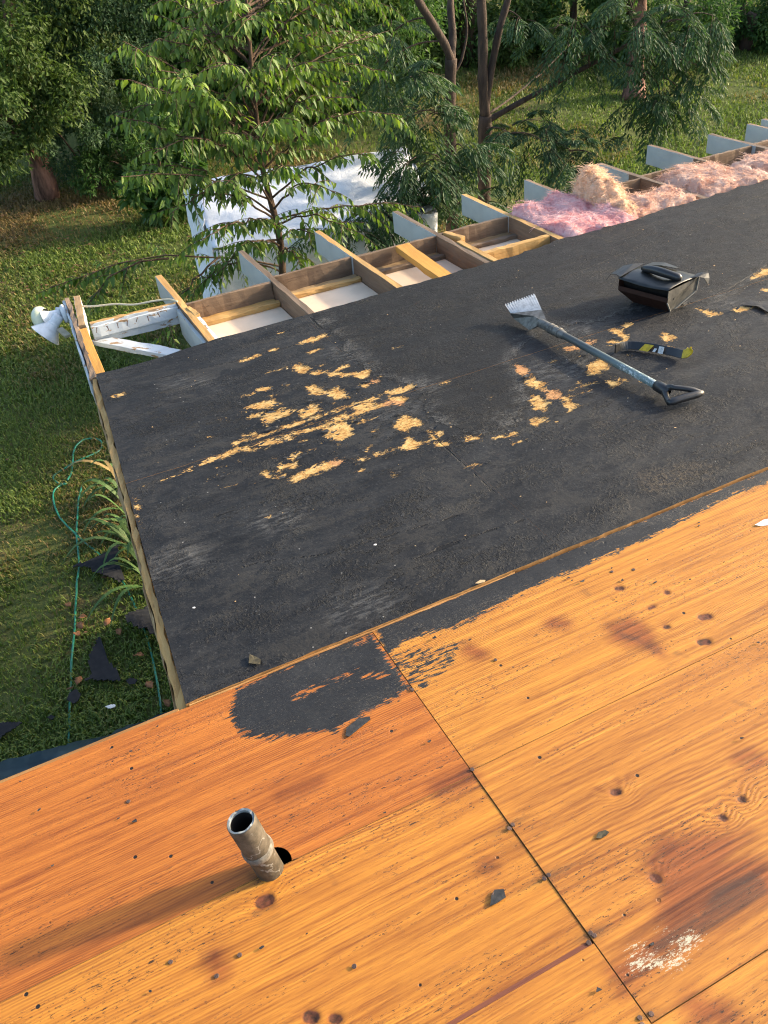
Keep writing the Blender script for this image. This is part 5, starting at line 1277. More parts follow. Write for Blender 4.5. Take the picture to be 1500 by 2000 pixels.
# feathery leaved trees: paired trunks right of the tent
def fronds(tree, base, anchor, ctr, rad, n, rs, Lf=(.30, .48), mat=None, r=.010):
    """a limb end with drooping twice-divided leaves"""
    lng = np.linalg.norm(ctr - anchor); t = np.linspace(0, 1, 9)[:, None]
    pth = anchor + (ctr - anchor) * t + np.array([0, 0, 1]) * np.sin(t * np.pi) * lng * .10
    tubes = [tubeVF(pth, np.linspace(r, .004, 9), 6, False)]
    LP, LD, LN, LL = [], [], [], []
    for k in range(n):
        o = rs.normal(size=3); o /= np.linalg.norm(o); st = ctr + o * rad * rs.uniform(.0, .55) * np.array([1, 1, .7])
        d = unit(o * np.array([1, 1, .55]) + np.array([0, 0, .12]) + rs.normal(0, .25, 3)); L = rs.uniform(*Lf)
        s = np.linspace(0, 1, 9)[:, None]
        ra = st + d * L * s - np.array([0, 0, 1]) * (s ** 1.8) * L * rs.uniform(.35, .95)
        tubes.append(tubeVF(ra, np.linspace(.0028, .001, 9), 4, False))
        for j in range(2, 9):
            dd = unit(ra[j] - ra[j - 1]); sd = np.cross(dd, [0, 0, 1]); sd /= np.linalg.norm(sd) + 1e-9
            pl = L * .38 * math.sin(math.pi * (.18 + .72 * j / 9))
            for sg in (-1, 1):
                pd = unit(sd * sg + dd * .7 + np.array([0, 0, -.30]))
                q = 4 if j < 8 else 3
                for a in range(q):
                    u = (a + .8) / q; pp = ra[j] + pd * pl * u - np.array([0, 0, 1]) * pl * .25 * u * u
                    s2 = np.cross(pd, [0, 0, 1]); s2 /= np.linalg.norm(s2) + 1e-9
                    for g2 in ((-1, 1) if a < q - 1 else (0,)):
                        LP.append(pp); LD.append(pd * .75 + s2 * g2 * .8 + np.array([0, 0, -.25])); LN.append(np.array([0, 0, 1]) + rs.normal(0, .25, 3)); LL.append(rs.uniform(.055, .088))
    V, F = joinVF(tubes); b = obj('branch', V - base, F, MAT['bark_dark'], tree, smooth=True)
    LP, LD, LN, LL = map(np.array, (LP, LD, LN, LL))
    V, F, _ = leafVF(LP - base, LD, LN, LL, LL * .34, rs.uniform(0, .3, len(LL)), 'rhomb')
    o = obj('foliage', V, F, mat or MAT['leaf_frond'], b); o['kind'] = 'stuff'
def trunk_tree(name, label, paths, radii, mat, n=10):
    b = paths[0][0].copy(); b[2] = GZ
    t = empty(name, Matrix.Translation(Vector(b))); tag(t, label, 'tree')
    for k, (p, r) in enumerate(zip(paths, radii)):
        s = smooth_path(p, 6); rr = np.interp(np.linspace(0, 1, len(s)), np.linspace(0, 1, len(r)), r)
        V, F = tubeVF(s - b, rr * (1 + .05 * np.sin(np.arange(len(s)) * 1.3)), n); obj('trunk' if k == 0 else 'limb', V, F, mat, t, smooth=True)
    return t, b
def down(p): 
    q = p[0].copy(); q[2] = GZ - .05; q[0] += .03
    return np.vstack([q, p])
rs = np.random.RandomState(5)
YA_, YB_ = 8.2, 8.9
pa = down(path_px([(884, 480, YA_), (881, 400, YA_), (880, 300, YA_), (878, 200, YA_), (881, 115, YA_)]))
t2, b2 = trunk_tree('feathery_tree', 'dark forked tree with feathery leaves standing just right of the white tent',
    [pa, path_px([(881, 118, YA_), (868, 85, YA_), (838, 35, YA_), (812, -10, YA_), (790, -80, YA_)]), path_px([(881, 118, YA_), (884, 70, YA_ + .1), (880, 10, YA_ + .2), (884, -90, YA_ + .3)]), path_px([(880, 150, YA_), (900, 120, YA_), (912, 60, YA_), (905, 0, YA_)])],
    [(.078, .072, .066, .062, .058), (.042, .038, .034), (.042, .036, .03), (.016, .012, .008)], MAT['bark_dark'])
for (x, y, Y, n, ax_, ay_) in [(800, 150, 7.8, 13, 878, 190), (835, 225, 7.6, 13, 880, 260), (800, 315, 7.5, 14, 880, 330), (855, 330, 7.4, 13, 880, 360), (785, 390, 7.4, 13, 880, 400), (745, 130, 8.2, 12, 860, 80), (835, 400, 7.3, 12, 880, 420), (740, 430, 7.3, 11, 835, 405), (690, 455, 7.2, 9, 760, 430), (790, 230, 8.2, 11, 870, 220), (905, 290, 7.6, 10, 882, 300), (930, 400, 7.5, 10, 882, 410), (770, 60, 8.4, 10, 838, 35), (850, 170, 8.6, 9, 878, 180)]:
    fronds(t2, b2, AY(ax_, ay_, YA_), AY(x, y, Y), .24, int(n * .72), rs)
pb_ = down(path_px([(946, 440, YB_), (946, 300, YB_), (948, 225, YB_)]))
t3, b3 = trunk_tree('feathery_tree', 'taller dark tree with feathery leaves and a long limb reaching over the far lawn',
    [pb_, path_px([(948, 228, YB_), (943, 160, YB_), (943, 80, YB_), (940, 0, YB_), (938, -90, YB_)]), path_px([(948, 215, YB_), (957, 150, YB_), (975, 60, YB_), (992, 0, YB_), (1008, -70, YB_)]), path_px([(952, 236, YB_), (1010, 203, YB_ - .1), (1090, 160, YB_ - .3), (1180, 112, YB_ - .5), (1260, 70, YB_ - .6), (1310, 40, YB_ - .6)]), path_px([(955, 222, YB_), (1000, 190, YB_ + .3), (1060, 140, YB_ + .6), (1120, 80, YB_ + .8)]), path_px([(1180, 112, YB_ - .5), (1230, 128, YB_ - .6), (1300, 150, YB_ - .7)])],
    [(.085, .08, .075), (.058, .052, .046), (.044, .038, .032), (.034, .026, .014), (.014, .008), (.014, .010, .006)], MAT['bark_dark'])
for (x, y, Y, n, ax_, ay_) in [(1000, 262, 8.0, 12, 950, 250), (1060, 275, 7.9, 15, 1000, 260), (1120, 298, 7.8, 15, 1060, 275), (1165, 305, 7.9, 12, 1110, 295), (1050, 235, 8.2, 9, 1000, 245),
        (1085, 55, 8.6, 12, 1060, 140), (1125, 40, 8.4, 12, 1120, 80), (1150, 105, 8.3, 12, 1150, 125), (1200, 60, 8.2, 14, 1200, 100), (1020, 40, 8.9, 9, 990, 20),
        (1245, 55, 8.1, 14, 1240, 80), (1290, 95, 8.0, 15, 1270, 70), (1345, 45, 8.0, 14, 1310, 40), (1392, 30, 8.0, 10, 1330, 35), (1285, 165, 7.9, 14, 1260, 140), (1335, 185, 7.9, 13, 1290, 150), (1365, 130, 7.9, 13, 1300, 120), (1300, 20, 8.2, 13, 1290, 50), (1230, 0, 8.3, 12, 1240, 70), (1290, 215, 7.8, 11, 1285, 165), (1345, 100, 8.1, 12, 1300, 80)]:
    fronds(t3, b3, AY(ax_, ay_, Y + .1), AY(x, y, Y), .26, int(n * .55), rs)

# woods: every tree has its own trunk and clumps
def clump_tree(name, label, base, trunk, tr_r, clumps, mat, leaf, per, seed, bark='bark', kind='rhomb', cat='tree', group=None, aspect=.42):
    rs = np.random.RandomState(seed)
    b = np.array([base[0], base[1], GZ])
    t = empty(name, Matrix.Translation(Vector(b))); tag(t, label, cat, group)
    s = smooth_path(np.vstack([[b[0], b[1], GZ - .05], trunk]), 5)
    tubes = [tubeVF(s, np.linspace(tr_r, tr_r * .35, len(s)), 10)]
    P0, D0, N0 = [], [], []
    for (c, r) in clumps:
        c = np.asarray(c); j = np.argmin(np.linalg.norm(s - c + np.array([0, 0, .6]), axis=1))
        tt = np.linspace(0, 1, 6)[:, None]; lp = s[j] + (c - s[j]) * tt + np.array([0, 0, 1]) * np.sin(tt * np.pi) * .1
        tubes.append(tubeVF(lp, np.linspace(tr_r * .3, .008, 6), 6, False))
        n = int(per * r ** 2)
        m = max(6, int(14 * r)); sub = unit(rs.normal(size=(m, 3))) * (r * rs.uniform(.35, .95, m) ** .6)[:, None] * np.array([1, 1, .8])
        w = rs.randint(0, m, n); sr = r * rs.uniform(.22, .42, m)
        off = unit(rs.normal(size=(n, 3))) * (sr[w] * rs.rand(n) ** .45)[:, None]
        P0.append(c + sub[w] + off); D0.append(unit(off * .8 + rs.normal(0, .5, (n, 3)) * sr[w][:, None] + np.array([0, 0, -.35]) * sr[w][:, None])); N0.append(unit(off + np.array([0, 0, .6]) * sr[w][:, None] + rs.normal(0, .25, (n, 3)) * sr[w][:, None]))
    V, F = joinVF(tubes); obj('trunk', V - b, F, MAT[bark], t, smooth=True)
    P0, D0, N0 = np.vstack(P0), np.vstack(D0), np.vstack(N0)
    k = P0[:, 2] > GZ + .03; P0, D0, N0 = P0[k], D0[k], N0[k]
    L = rs.uniform(leaf * .6, leaf * 1.3, len(P0))
    V, F, _ = leafVF(P0 - b, D0, N0, L, L * aspect, rs.uniform(0, .3, len(P0)), kind)
    o = obj('crown', V, F, mat, t); o['kind'] = 'stuff'
    return t
def cl(*a): return [(AY(x, y, Y), r) for x, y, Y, r in a]
g0 = G(92, 384)
clump_tree('leaning_tree', 'leaning tree with shaggy reddish bark at the left edge of the lawn', g0, path_px([(88, 360, 14.0), (70, 290, 14.1), (48, 200, 14.3), (25, 80, 14.5), (10, -80, 14.8)]), .20,
    cl((20, 40, 14.2, 1.0), (60, 150, 13.6, .75), (10, 250, 13.7, .6), (30, 130, 14.8, .9), (110, 40, 15, .9), (-60, 200, 14, 1.0), (10, -120, 15, 1.6)), MAT['leaf_wood2'], .085, 4200, 31, 'bark_shaggy')
g0 = G(190, 372)
clump_tree('grey_green_tree', 'fine leaved grey green tree beside the leaning trunk', g0, path_px([(186, 330, 14.6), (170, 200, 14.8), (165, 60, 15), (160, -100, 15.2)]), .10,
    cl((150, 215, 14.1, .70), (195, 110, 14.6, .85), (120, 140, 14.4, .7), (205, 20, 15, .9), (150, 290, 14.2, .55), (110, 255, 14.0, .5), (160, -120, 15.4, 1.5)), MAT['leaf_grey'], .062, 7000, 32)
g0 = G(262, 388)
clump_tree('bushy_tree', 'dense dark green bushy tree between the leaning trunk and the tent', g0, path_px([(262, 330, 14.2), (268, 220, 14.6), (280, 80, 15), (290, -80, 15.3)]), .09,
    cl((215, 315, 13.9, .50), (255, 285, 14.0, .62), (310, 255, 14.2, .7), (235, 200, 14.5, .8), (300, 130, 15, .9), (260, 50, 15.2, 1.0), (345, 60, 15.4, 1.0), (185, 350, 13.7, .30), (290, 340, 14.0, .5), (340, 330, 14.2, .55), (290, -110, 15.6, 1.6)), MAT['leaf_wood'], .080, 4800, 33)
g0 = G(318, 415)
clump_tree('laurel_shrub', 'glossy broad leaved shrub left of the tent', g0, path_px([(318, 390, 13.0), (312, 330, 13.0), (305, 250, 13.0), (298, 200, 13.0)]), .035,
    cl((300, 232, 12.6, .20), (318, 262, 12.5, .18), (280, 350, 12.3, .22), (325, 372, 12.2, .24), (258, 372, 12.3, .16), (360, 338, 12.3, .22), (362, 395, 12.2, .18), (300, 395, 12.3, .2), (335, 300, 12.6, .2)), MAT['leaf_laurel'], .17, 4200, 34, kind='lance', cat='shrub', aspect=.36)
bk = [('woodland_tree', 'dark woodland tree directly behind the slender young tree', (430, 250), [(430, 60, 17, 1.3), (470, 170, 16.5, 1.0), (400, 200, 16.2, .9), (440, 280, 16, .7), (400, -60, 17.5, 1.6), (360, 300, 16, .6)], 'leaf_wood', .09),
      ('woodland_tree', 'olive green woodland tree above the left half of the tent', (560, 225), [(560, 60, 18, 1.3), (540, 160, 17.5, 1.0), (610, 190, 17, .9), (580, 250, 16.6, .6), (520, 250, 16.6, .6), (560, -80, 18.5, 1.7)], 'leaf_wood2', .095),
      ('woodland_tree', 'woodland tree above the right half of the tent', (690, 195), [(690, 40, 19, 1.4), (660, 140, 18, .9), (740, 130, 18.5, .9), (720, 210, 17.8, .6), (640, 230, 17.5, .6), (700, -100, 19.5, 1.8)], 'leaf_wood', .10),
      ('woodland_tree', 'woodland tree behind the forked feathery tree', (800, 120), [(800, 20, 21, 1.3), (830, 90, 20.5, .8), (760, 90, 20.5, .8), (800, -110, 21.5, 1.8)], 'leaf_wood2', .11),
      ('woodland_tree', 'shaded woodland tree glimpsed between the paired trunks', (905, 105), [(925, 20, 22.5, 1.2), (890, 55, 22, .6), (905, -110, 23, 1.8)], 'leaf_wood', .11),
      ('woodland_tree', 'woodland tree behind the taller feathery tree', (1010, 118), [(1010, 30, 21, 1.2), (1050, 85, 20, .7), (970, 85, 20.5, .7), (1010, -120, 21.5, 1.8)], 'leaf_wood2', .11),
      ('woodland_tree', 'woodland tree at the head of the lawn under the long limb', (1120, 112), [(1120, 20, 20, 1.2), (1160, 80, 19, .7), (1090, 85, 19.4, .7), (1120, -120, 20.5, 1.8)], 'leaf_wood', .11),
      ('woodland_tree', 'woodland tree behind the drooping right hand foliage', (1240, 104), [(1230, 20, 19.5, 1.1), (1270, 75, 18.4, .7), (1200, 80, 18.6, .7), (1240, -120, 20, 1.8)], 'leaf_wood', .11),
      ('hedge_tree', 'dark hedge tree second from the right picture edge', (1350, 100), [(1340, 30, 17.5, 1.0), (1375, 65, 17, .8), (1310, 70, 17.3, .7), (1350, -110, 18.5, 1.8)], 'leaf_wood', .10),
      ('hedge_tree', 'dark hedge tree in the top right corner', (1455, 96), [(1450, 20, 16.6, 1.0), (1480, 60, 16.2, .8), (1425, 62, 16.6, .7), (1455, -110, 17.5, 1.8)], 'leaf_wood', .10),
      ('hedge_tree', 'dark hedge tree cut off by the right picture edge', (1570, 92), [(1560, 20, 15.6, 1.0), (1600, 60, 15.2, .9), (1530, 60, 15.8, .7), (1570, -110, 16.5, 1.8)], 'leaf_wood', .10)]
for k, (nm, lab, bp, cs, mt, lf) in enumerate(bk):
    g0 = G(*bp); rr_ = np.random.RandomState(700 + k)
    dd_ = g0[1] / cs[0][2]
    cs = [(x, y, g0[1] + rr_.uniform(-.35, .55), r * (.75 + .25 * dd_) * (1.12 if k < 4 else .95)) for x, y, Y, r in cs if y > -50 or k < 3]
    top = AY(*cs[0][:3])
    trunk = np.array([[g0[0], g0[1], GZ + .6], (g0 + top) / 2, top, top + [0, .1, .9]])
    clump_tree(nm, lab, g0, trunk, .13, cl(*cs), MAT[mt], lf, 4200, 50 + k, 'bark_dark', group='trees of the wood behind the lawn')
# farther wood closing the view
for k in range(9):
    x = -6 + k * 5.2; y = 31 - .25 * max(0, x - 8)
    b = np.array([x, y, GZ]); rs = np.random.RandomState(90 + k)
    cs = [((x + rs.uniform(-2, 2), y + rs.uniform(-1, 1), GZ + z), rs.uniform(1.5, 2.1)) for z in (1.2, 1.4, 3.0, 3.4, 5.2, 7.0)]
    clump_tree('distant_tree', 'far tree of the dim wood beyond the lawn', b, np.array([[x, y, GZ + 2], [x + .3, y, GZ + 6], [x, y, GZ + 9]]), .2, cs, MAT['leaf_wood'], .20, 900, 90 + k, 'bark_dark', group='far wood beyond the lawn')
# the shaggy trunk on the far lawn
g0 = G(1238, 196)
clump_tree('old_tree', 'old reddish trunk standing on the far lawn behind hanging foliage', g0, path_px([(1240, 150, 13.2), (1246, 90, 13.3), (1250, 0, 13.4), (1252, -100, 13.5)]), .22, cl((1250, -60, 13.4, .7)), MAT['leaf_wood'], .10, 3000, 75, 'bark_shaggy')
# the dark pole-like trunk with a white marker
g0 = G(909, 128)
pt = empty('marked_trunk', Matrix.Translation(Vector((g0[0], g0[1], GZ)))); tag(pt, 'straight dark trunk with a white marker between the paired trunks', 'tree')
V, F = tubeVF([(0, 0, -.05), (.02, 0, 3), (0, .05, 7), (.05, 0, 10)], [.20, .17, .15, .12], 10); obj('trunk', V, F, MAT['bark_dark'], pt, smooth=True)
V = boxV(-.07, .07, -.245, -.205, 1.25, 1.5); bevel(obj('marker', V, BOXF, MAT['white_scrap'], pt), .01)

# ------------------------------------------------------------------ white tent
tm_ = Mat('white_tarpaulin')
tv_ = tm_.obj(); t1_ = tm_.noise(tm_.map(tv_, (1.2, 1.2, 2.5)), 2.2, 4, .6, .6); t2_ = tm_.noise(tv_, 14, 4, .6)
MAT['tent'] = tm_.done(tm_.bsdf(tm_.mix(tm_.ss(t1_, .4, .75), (.74, .75, .77), (.64, .66, .69)), .6, .2, normal=tm_.bump(tm_.math('ADD', t1_, tm_.math('MULTIPLY', t2_, .3)), .5, .05)))
TZ = 1.85
cL = G(374, 354, TZ); cR = G(792, 290, TZ - .02)
ex = cR - cL; ex[2] = 0; wlen = np.linalg.norm(ex); ex /= wlen; ey = np.array([-ex[1], ex[0], 0]); dep = 1.7
tent = empty('tent', Matrix.Translation(Vector((cL[0], cL[1], GZ)))); tag(tent, 'white tarpaulin tent standing on the lawn behind the young tree', 'tent')
def cloth(name, fn, nu, nv, parent=tent, mat='tent'):
    V = np.array([fn(i / nu, j / nv) for j in range(nv + 1) for i in range(nu + 1)])
    ii = np.arange((nu + 1) * (nv + 1)).reshape(nv + 1, nu + 1)
    o = obj(name, V, np.stack([ii[:-1, :-1], ii[:-1, 1:], ii[1:, 1:], ii[1:, :-1]], -1).reshape(-1, 4), MAT[mat], parent, smooth=True)
    m_ = o.modifiers.new('solid', 'SOLIDIFY'); m_.thickness = .004
    return o
def crk_(x, y): return float(fbm(np.array([x, y, 0.0]), 3.5, 4))
rz = .34
def roof_f(s, t): return ex * (s * wlen) - ey * (t * dep / 2) + np.array([0, 0, TZ - rz * t - .03 * math.sin(math.pi * t) * (1 - .6 * abs(math.cos(math.pi * 3 * s))) + .016 * crk_(s * 4, t * 2) - .02 * math.sin(math.pi * s)])
def roof_b(s, t): return ex * (s * wlen) + ey * (t * dep / 2) + np.array([0, 0, TZ - rz * t - .02 * math.sin(math.pi * s)])
cloth('roof_panel', roof_f, 44, 22); cloth('roof_panel', roof_b, 20, 10)
EZ = TZ - rz
def wall_f(s, t): return ex * (s * wlen) - ey * (dep / 2 + .012 + .03 * math.sin(s * 38 + 3 * t) * t + .05 * crk_(s * 3, t)) + np.array([0, 0, (EZ - .005) * (1 - t)])
def wall_s(s, t): return ey * ((s - .5) * dep) - ex * (.012 + .03 * math.sin(s * 30) * t + .04 * crk_(s * 3 + 5, t)) + np.array([0, 0, (TZ - rz * abs(2 * s - 1) - .004) * (1 - t)])
def wall_r(s, t): return ey * ((s - .5) * dep) + ex * (wlen + .012 + .03 * math.sin(s * 26) * t) + np.array([0, 0, (TZ - rz * abs(2 * s - 1) - .004) * (1 - t)])
cloth('front_wall', wall_f, 60, 20); cloth('side_wall', wall_s, 40, 20); cloth('side_wall', wall_r, 20, 10)
for (a, b) in ((0, -1), (1, -1), (0, 1), (1, 1)):
    q = ex * (a * (wlen - .06) + .03) + ey * (b * (dep / 2 - .03))
    V, F = tubeVF([q, q + [0, 0, EZ - .02]], .02, 8); obj('pole', V, F, MAT['lamp_white'], tent)

# ------------------------------------------------------------------ by the house: tarp, hoses, roofing scraps, leaves, irises
MAT['tarp'] = plain('dark_teal_tarp', (.020, .046, .050), .5, .35, nscale=8, c2=(.013, .030, .035), bumpk=.5)
tq = G(120, 1480, 1.2)
tarp = empty('tarp', Matrix.Translation(Vector((-1.2, 2.6, GZ)))); tag(tarp, 'dark teal tarp draped below the eave of the orange deck', 'tarp')
TX = np.array([-420, -150, 0, 140, 200, 250, 300, 362]); TY = np.array([1640, 1540, 1488, 1450, 1439, 1417, 1401, 1372])
def tarp_fn(s, t):
    x = -420 + 782 * s; e = G(x, float(np.interp(x, TX, TY)) + 3 * crk_(x * .02, 1.0), 1.9)
    if t < .7:
        k = t / .7; p = np.array([e[0], 1.47, GZ + 2.3]) * (1 - k) + e * k; p[2] += .03 * crk_(p[0] * 3, p[1] * 3) + .02 * math.sin(p[0] * 11 + p[1] * 4)
    else:
        k = (t - .7) / .3; p = e + np.array([0, .04 * math.sin(s * 40) * k, -1.86 * k])
    return p - np.array([-1.2, 2.6, GZ])
cloth('tarp_sheet', tarp_fn, 70, 40, tarp, 'tarp')
for (x, y, h_) in ((-.6, -.5, 1.9), (.6, -.5, 1.9)):
    V, F = tubeVF([(x, y, 0), (x, y, h_)], .02, 8); obj('prop', V, F, MAT['old_wood'], tarp)

MAT['hose'] = plain('green_garden_hose', (.012, .16, .095), .4, .45, nscale=6, c2=(.010, .12, .08))
def hose(label, pts, seed):
    p = np.array([G(x, y, .012) for x, y in pts]); b = p[0].copy(); b[2] = GZ
    s = smooth_path(p, 7); s[:, 2] = GZ + .014 + np.abs(fbm(s, 3, 2, seed)) * .02
    o = empty('garden_hose', Matrix.Translation(Vector(b))); tag(o, label, 'hose', 'green garden hoses on the lawn')
    V, F = tubeVF(s - b, .0085, 8); obj('hose_run', V, F, MAT['hose'], o, smooth=True)
hose('straight green hose running down the lawn towards the tarp', [(134, 1475), (135, 1440), (138, 1370), (141, 1300), (146, 1230), (150, 1150), (155, 1110), (153, 1075), (150, 1044), (152, 1005), (155, 975), (160, 949)], 1)
hose('looped green hose curling across the lawn beside the rake', [(316, 1400), (312, 1360), (303, 1310), (289, 1250), (262, 1180), (232, 1125), (196, 1086), (170, 1064), (151, 1047), (132, 1030), (115, 1008), (106, 982), (106, 962), (116, 950), (129, 946), (116, 945), (106, 938), (108, 928), (140, 909), (170, 896), (192, 882), (200, 871), (195, 861), (180, 858), (163, 862), (149, 876), (144, 892), (143, 907), (139, 925), (132, 940)], 2)

MAT['roof_scrap'] = plain('torn_roofing_felt', (.014, .0145, .017), .8, .2, nscale=25, c2=(.024, .0245, .027), bumpk=.35)
def ground_scrap(name, label, pts, mat, z=.035, bend=.05, seed=0, cat='felt scrap', group=None):
    q = np.array([G(x, y, z)[:2] for x, y in pts]); c = q.mean(0); st = max(.005, np.ptp(q, axis=0).max() / 26)
    x0, y0_ = q.min(0) - st; x1, y1_ = q.max(0) + st
    gx, gy = np.meshgrid(np.arange(x0, x1 + st, st), np.arange(y0_, y1_ + st, st))
    d = sd_poly(gx, gy, q) + fbm(np.stack([gx, gy, gx * 0 + seed], -1), 14, 2) * st * .7
    hz = z + np.abs(fbm(np.stack([gx, gy, gx * 0 + seed], -1), 2.2, 2)) * bend
    V = np.stack([gx - c[0], gy - c[1], hz], -1).reshape(-1, 3); ny, nx = gx.shape; ii = np.arange(nx * ny).reshape(ny, nx)
    F = np.stack([ii[:-1, :-1], ii[:-1, 1:], ii[1:, 1:], ii[1:, :-1]], -1).reshape(-1, 4)
    # pull the rim onto the outline
    F = F[(d.ravel()[F] > -st * .35).all(1)]
    o = obj(name, V, F, mat, None, Matrix.Translation(Vector((c[0], c[1], GZ)))); m_ = o.modifiers.new('solid', 'SOLIDIFY'); m_.thickness = .005
    tag(o, label, cat, group)
Z8 = lambda pts: [(a / 3.333, 1040 + b / 3.333) for a, b in pts]
gs = 'torn roofing pieces dropped on the lawn'
ground_scrap('roofing_scrap', 'dark roofing scrap with its shadow built in as a pointed tail, across the hoses beside the irises', Z8([(430, 232), (545, 200), (640, 165), (720, 140), (795, 95), (770, 190), (815, 320), (790, 350), (680, 300), (560, 238)]), MAT['roof_scrap'], .05, .08, 1, group=gs)  # pointed left tail is the scrap's shadow built into its outline
ground_scrap('roofing_scrap', 'large dark roofing scrap half hidden behind the rake of the black deck', Z8([(800, 590), (900, 530), (975, 440), (1000, 350), (1120, 500), (1200, 800), (1100, 748), (1000, 700), (880, 640)]), MAT['roof_scrap'], .08, .10, 2, group=gs)
ground_scrap('roofing_scrap', 'upright fish shaped dark roofing scrap between the two hoses', Z8([(645, 670), (590, 750), (575, 830), (600, 930), (535, 970), (650, 960), (740, 982), (780, 960), (745, 870), (690, 800), (675, 700)]), MAT['roof_scrap'], .05, .06, 3, group=gs)
ground_scrap('roofing_scrap', 'small dark roofing scrap lying over the straight hose', Z8([(438, 1105), (455, 1060), (500, 1033), (540, 1070), (520, 1110), (485, 1132)]), MAT['roof_scrap'], .06, .03, 4, group=gs)
ground_scrap('roofing_scrap', 'dark roofing scrap cut off by the left picture edge', Z8([(-120, 1250), (0, 1245), (145, 1238), (90, 1290), (0, 1350), (-120, 1400)]), MAT['roof_scrap'], .05, .04, 5, group=gs)
ground_scrap('roofing_scrap', 'little dark roofing flake right of the fish shaped scrap', Z8([(820, 965), (850, 945), (900, 960), (880, 990), (840, 992)]), MAT['roof_scrap'], .05, .02, 6, group=gs)
ground_scrap('roofing_scrap', 'tiny dark roofing flake lowest on the lawn left of the straight hose', Z8([(305, 1205), (330, 1190), (358, 1198), (340, 1220)]), MAT['roof_scrap'], .05, .02, 7, group=gs)
ground_scrap('paper_scrap', 'white paper scrap on the grass above the tarp', Z8([(678, 1140), (715, 1126), (752, 1120), (752, 1136), (720, 1154), (700, 1150)]), MAT['white_scrap'], .05, .03, 8, 'scrap')
MAT['dead_leaf'] = plain('tan_dead_leaf', (.30, .135, .055), .65, .25, nscale=40, c2=(.19, .080, .032))
DL = [((535, 550), 'dead leaf right of the straight hose, uppermost of three'), ((500, 660), 'dead leaf touching the straight hose'), ((700, 585), 'dead leaf beside the dry iris stalks'), ((775, 645), 'dull dead leaf left of the large roofing scrap'), ((900, 800), 'bright orange dead leaf left of the right hand hose'), ((515, 965), 'dead leaf at the tail of the fish shaped scrap'), ((975, 990), 'forked dead leaf beside the right hand hose'), ((445, 470), 'reddish dead leaf left of the straight hose'), ((1085, 1110), 'dead leaf under the rake corner by the tarp'), ((525, 605), 'dead leaf between two others right of the straight hose')]
for k, ((a, b), lab) in enumerate(DL):
    x, y = a / 3.333, 1040 + b / 3.333; rs = np.random.RandomState(300 + k)
    g0 = G(x, y, .05); an = rs.uniform(0, 6.28); L_ = rs.uniform(.060, .085)
    pr = [(0, 0), (.2, .22), (.35, .42), (.5, .30), (.62, .46), (.8, .25), (1, .02)]
    V = np.array([[L_ * t, L_ * w * .8, .012 * math.sin(t * 3) + .35 * L_ * w * w] for t, w in pr] + [[L_ * t, 0, .004 * t] for t, w in pr] + [[L_ * t, -L_ * w * .8, .012 * math.sin(t * 3 + 1) + .35 * L_ * w * w] for t, w in pr])
    V -= [L_ / 2, 0, 0]; n = 7
    F = np.array([[i, n + i, n + i + 1, i + 1] for i in range(n - 1)] + [[n + i, 2 * n + i, 2 * n + i + 1, n + i + 1] for i in range(n - 1)])
    o = obj('dead_leaf', V, F, MAT['dead_leaf'], None, Matrix.Translation(Vector(g0)) @ Matrix.Rotation(an, 4, 'Z') @ Matrix.Rotation(rs.uniform(-.4, .4), 4, 'X'), smooth=True); tag(o, lab, 'leaf', 'dead leaves on the lawn')
    m_ = o.modifiers.new('solid', 'SOLIDIFY'); m_.thickness = .0015

MAT['iris'] = leaf_mat('iris_blade', (.045, .100, .030), (.080, .150, .045), (.14, .21, .075), .3, .55, .2, 3)
MAT['iris_dry'] = leaf_mat('dry_iris_blade', (.22, .15, .06), (.36, .26, .11), (.46, .36, .17), .3, .6, .2, 3)
IR = [((262, 968), 'iris clump farthest up the rake of the black deck', 9), ((276, 1040), 'iris clump second down along the rake', 10), ((290, 1092), 'iris clump with arching pale blades beside the pointed scrap', 12), ((306, 1150), 'iris clump lowest along the rake with drooping dry blades', 9), ((270, 1005), 'thin iris clump between the two upper clumps', 6)]
for k, ((x, y), lab, nb_) in enumerate(IR):
    rs = np.random.RandomState(400 + k); g0 = G(x, y); 
    o = empty('iris_plant', Matrix.Translation(Vector((g0[0], g0[1], GZ)))); tag(o, lab, 'plant', 'irises along the house wall')
    for j in range(nb_):
        an = rs.uniform(1.4, 4.6); L_ = rs.uniform(.45, .78); s = np.linspace(0, 1, 10)
        dr_ = rs.uniform(.35, 1.0); rise = rs.uniform(.5, .95)
        d = np.array([math.cos(an), math.sin(an), 0])
        pts = d * (L_ * dr_ * s)[:, None] + np.array([0, 0, 1]) * (L_ * rise * np.sin(s * (1.6 + dr_)) * .75)[:, None] + rs.normal(0, .03, 3) * np.array([1, 1, 0])
        w = .034 * np.sin(np.pi * (.25 + .74 * s)) ** .7
        V, F = ribbon(pts, w, .0018, np.cross(d, [0, 0, 1]))
        obj('leaf_blade', V, F, MAT['iris_dry'] if rs.rand() < .04 else MAT['iris'], o)
# low weeds that carry the iris bed into the lawn

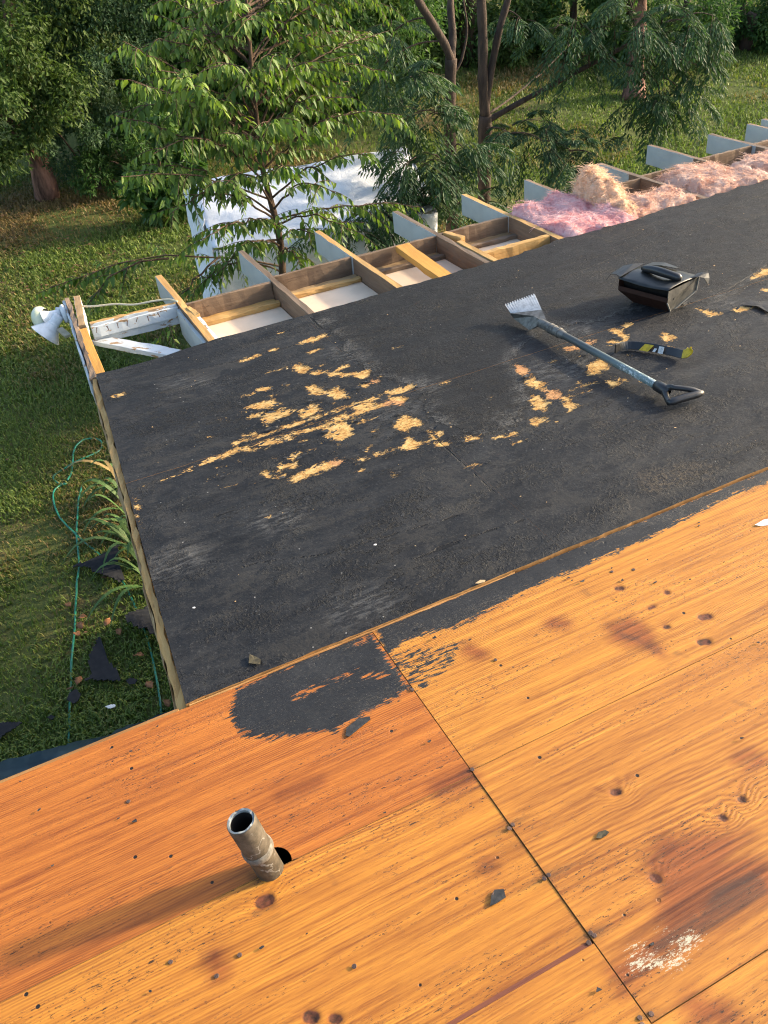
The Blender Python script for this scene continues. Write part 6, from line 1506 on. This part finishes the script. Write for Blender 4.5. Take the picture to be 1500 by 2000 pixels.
# ------------------------------------------------------------------ crumbs left by the tear-off, litter on the lawn
rs = np.random.RandomState(808)
def crumbs(name, label, pts, size, mat, nrm_z=0.0, lift=.002, to_world=True):
    n = len(pts); a = rs.uniform(0, 6.283, n); k = 5
    ang = a[:, None] + np.linspace(0, 6.283, k, endpoint=False)[None] + rs.normal(0, .25, (n, k)); r = size[:, None] * rs.uniform(.35, 1.0, (n, k))
    tilt = rs.normal(0, .35, (n, 2))
    x, y = r * np.cos(ang) * 1.4, r * np.sin(ang) * .8
    z = np.abs(x * tilt[:, :1] + y * tilt[:, 1:]) + lift
    V = np.stack([pts[:, :1] + x, pts[:, 1:2] + y, pts[:, 2:3] + z], -1).reshape(-1, 3)
    if to_world: V = V @ M.T
    o = obj(name, V, np.arange(n * k).reshape(n, k), mat); tag(o, label, 'debris', kind='stuff')
    m_ = o.modifiers.new('solid', 'SOLIDIFY'); m_.thickness = .0014
def near_shapes(shapes, n, spread):
    out = []
    for _ in range(n):
        p = shapes[rs.randint(len(shapes))][1]; q = p[rs.randint(len(p))] + rs.normal(0, spread, 2); out.append([q[0], q[1], TOPB + .004])
    return np.array(out)
p1 = near_shapes(PEEL, 420, .035)
p1 = p1[(p1[:, 1] > 1.80) & (p1[:, 1] < 4.0) & (p1[:, 0] > .30)]
crumbs('felt_crumbs', 'black felt crumbs and torn flakes scattered round the peeled patches', p1, rs.gamma(2.2, .0028, len(p1)).clip(.002, .018), MAT['felt_scrap'])
p2 = np.column_stack([rs.uniform(.3, 4.2, 130), rs.uniform(1.85, 3.9, 130), np.full(130, TOPB + .004)])
crumbs('wood_crumbs', 'pale wood splinter crumbs strewn over the black deck', p2, rs.gamma(1.4, .0014, len(p2)).clip(.001, .006), MAT['wood_chip'])
p3 = np.vstack([np.column_stack([rs.uniform(-1.0, 2.6, 90), yA - np.abs(rs.normal(0, .12, 90)) - .01, np.full(90, .002)]), np.column_stack([rs.uniform(-.9, 2.2, 120), rs.uniform(.2, 1.7, 120), np.full(120, .002)])])
crumbs('tar_crumbs', 'tiny black tar crumbs strewn over the orange plywood', p3, rs.gamma(1.7, .0016, len(p3)).clip(.0012, .007), MAT['felt_scrap'])
n = 900
lp = np.column_stack([rs.normal(.9, 1.5, n), rs.normal(12.8, 1.5, n), np.full(n, GZ + .045)]); lp = np.vstack([lp, np.column_stack([rs.uniform(-2, 1.2, 50), rs.uniform(4.6, 11, 50), np.full(50, GZ + .045)])])
MAT['litter'] = plain('brown_litter', (.15, .085, .040), .8, .2, nscale=3, c2=(.090, .055, .028))
crumbs('leaf_litter', 'brown leaf litter under the trees at the left lawn edge', lp, rs.uniform(.010, .030, len(lp)), MAT['litter'], to_world=False, lift=.004)
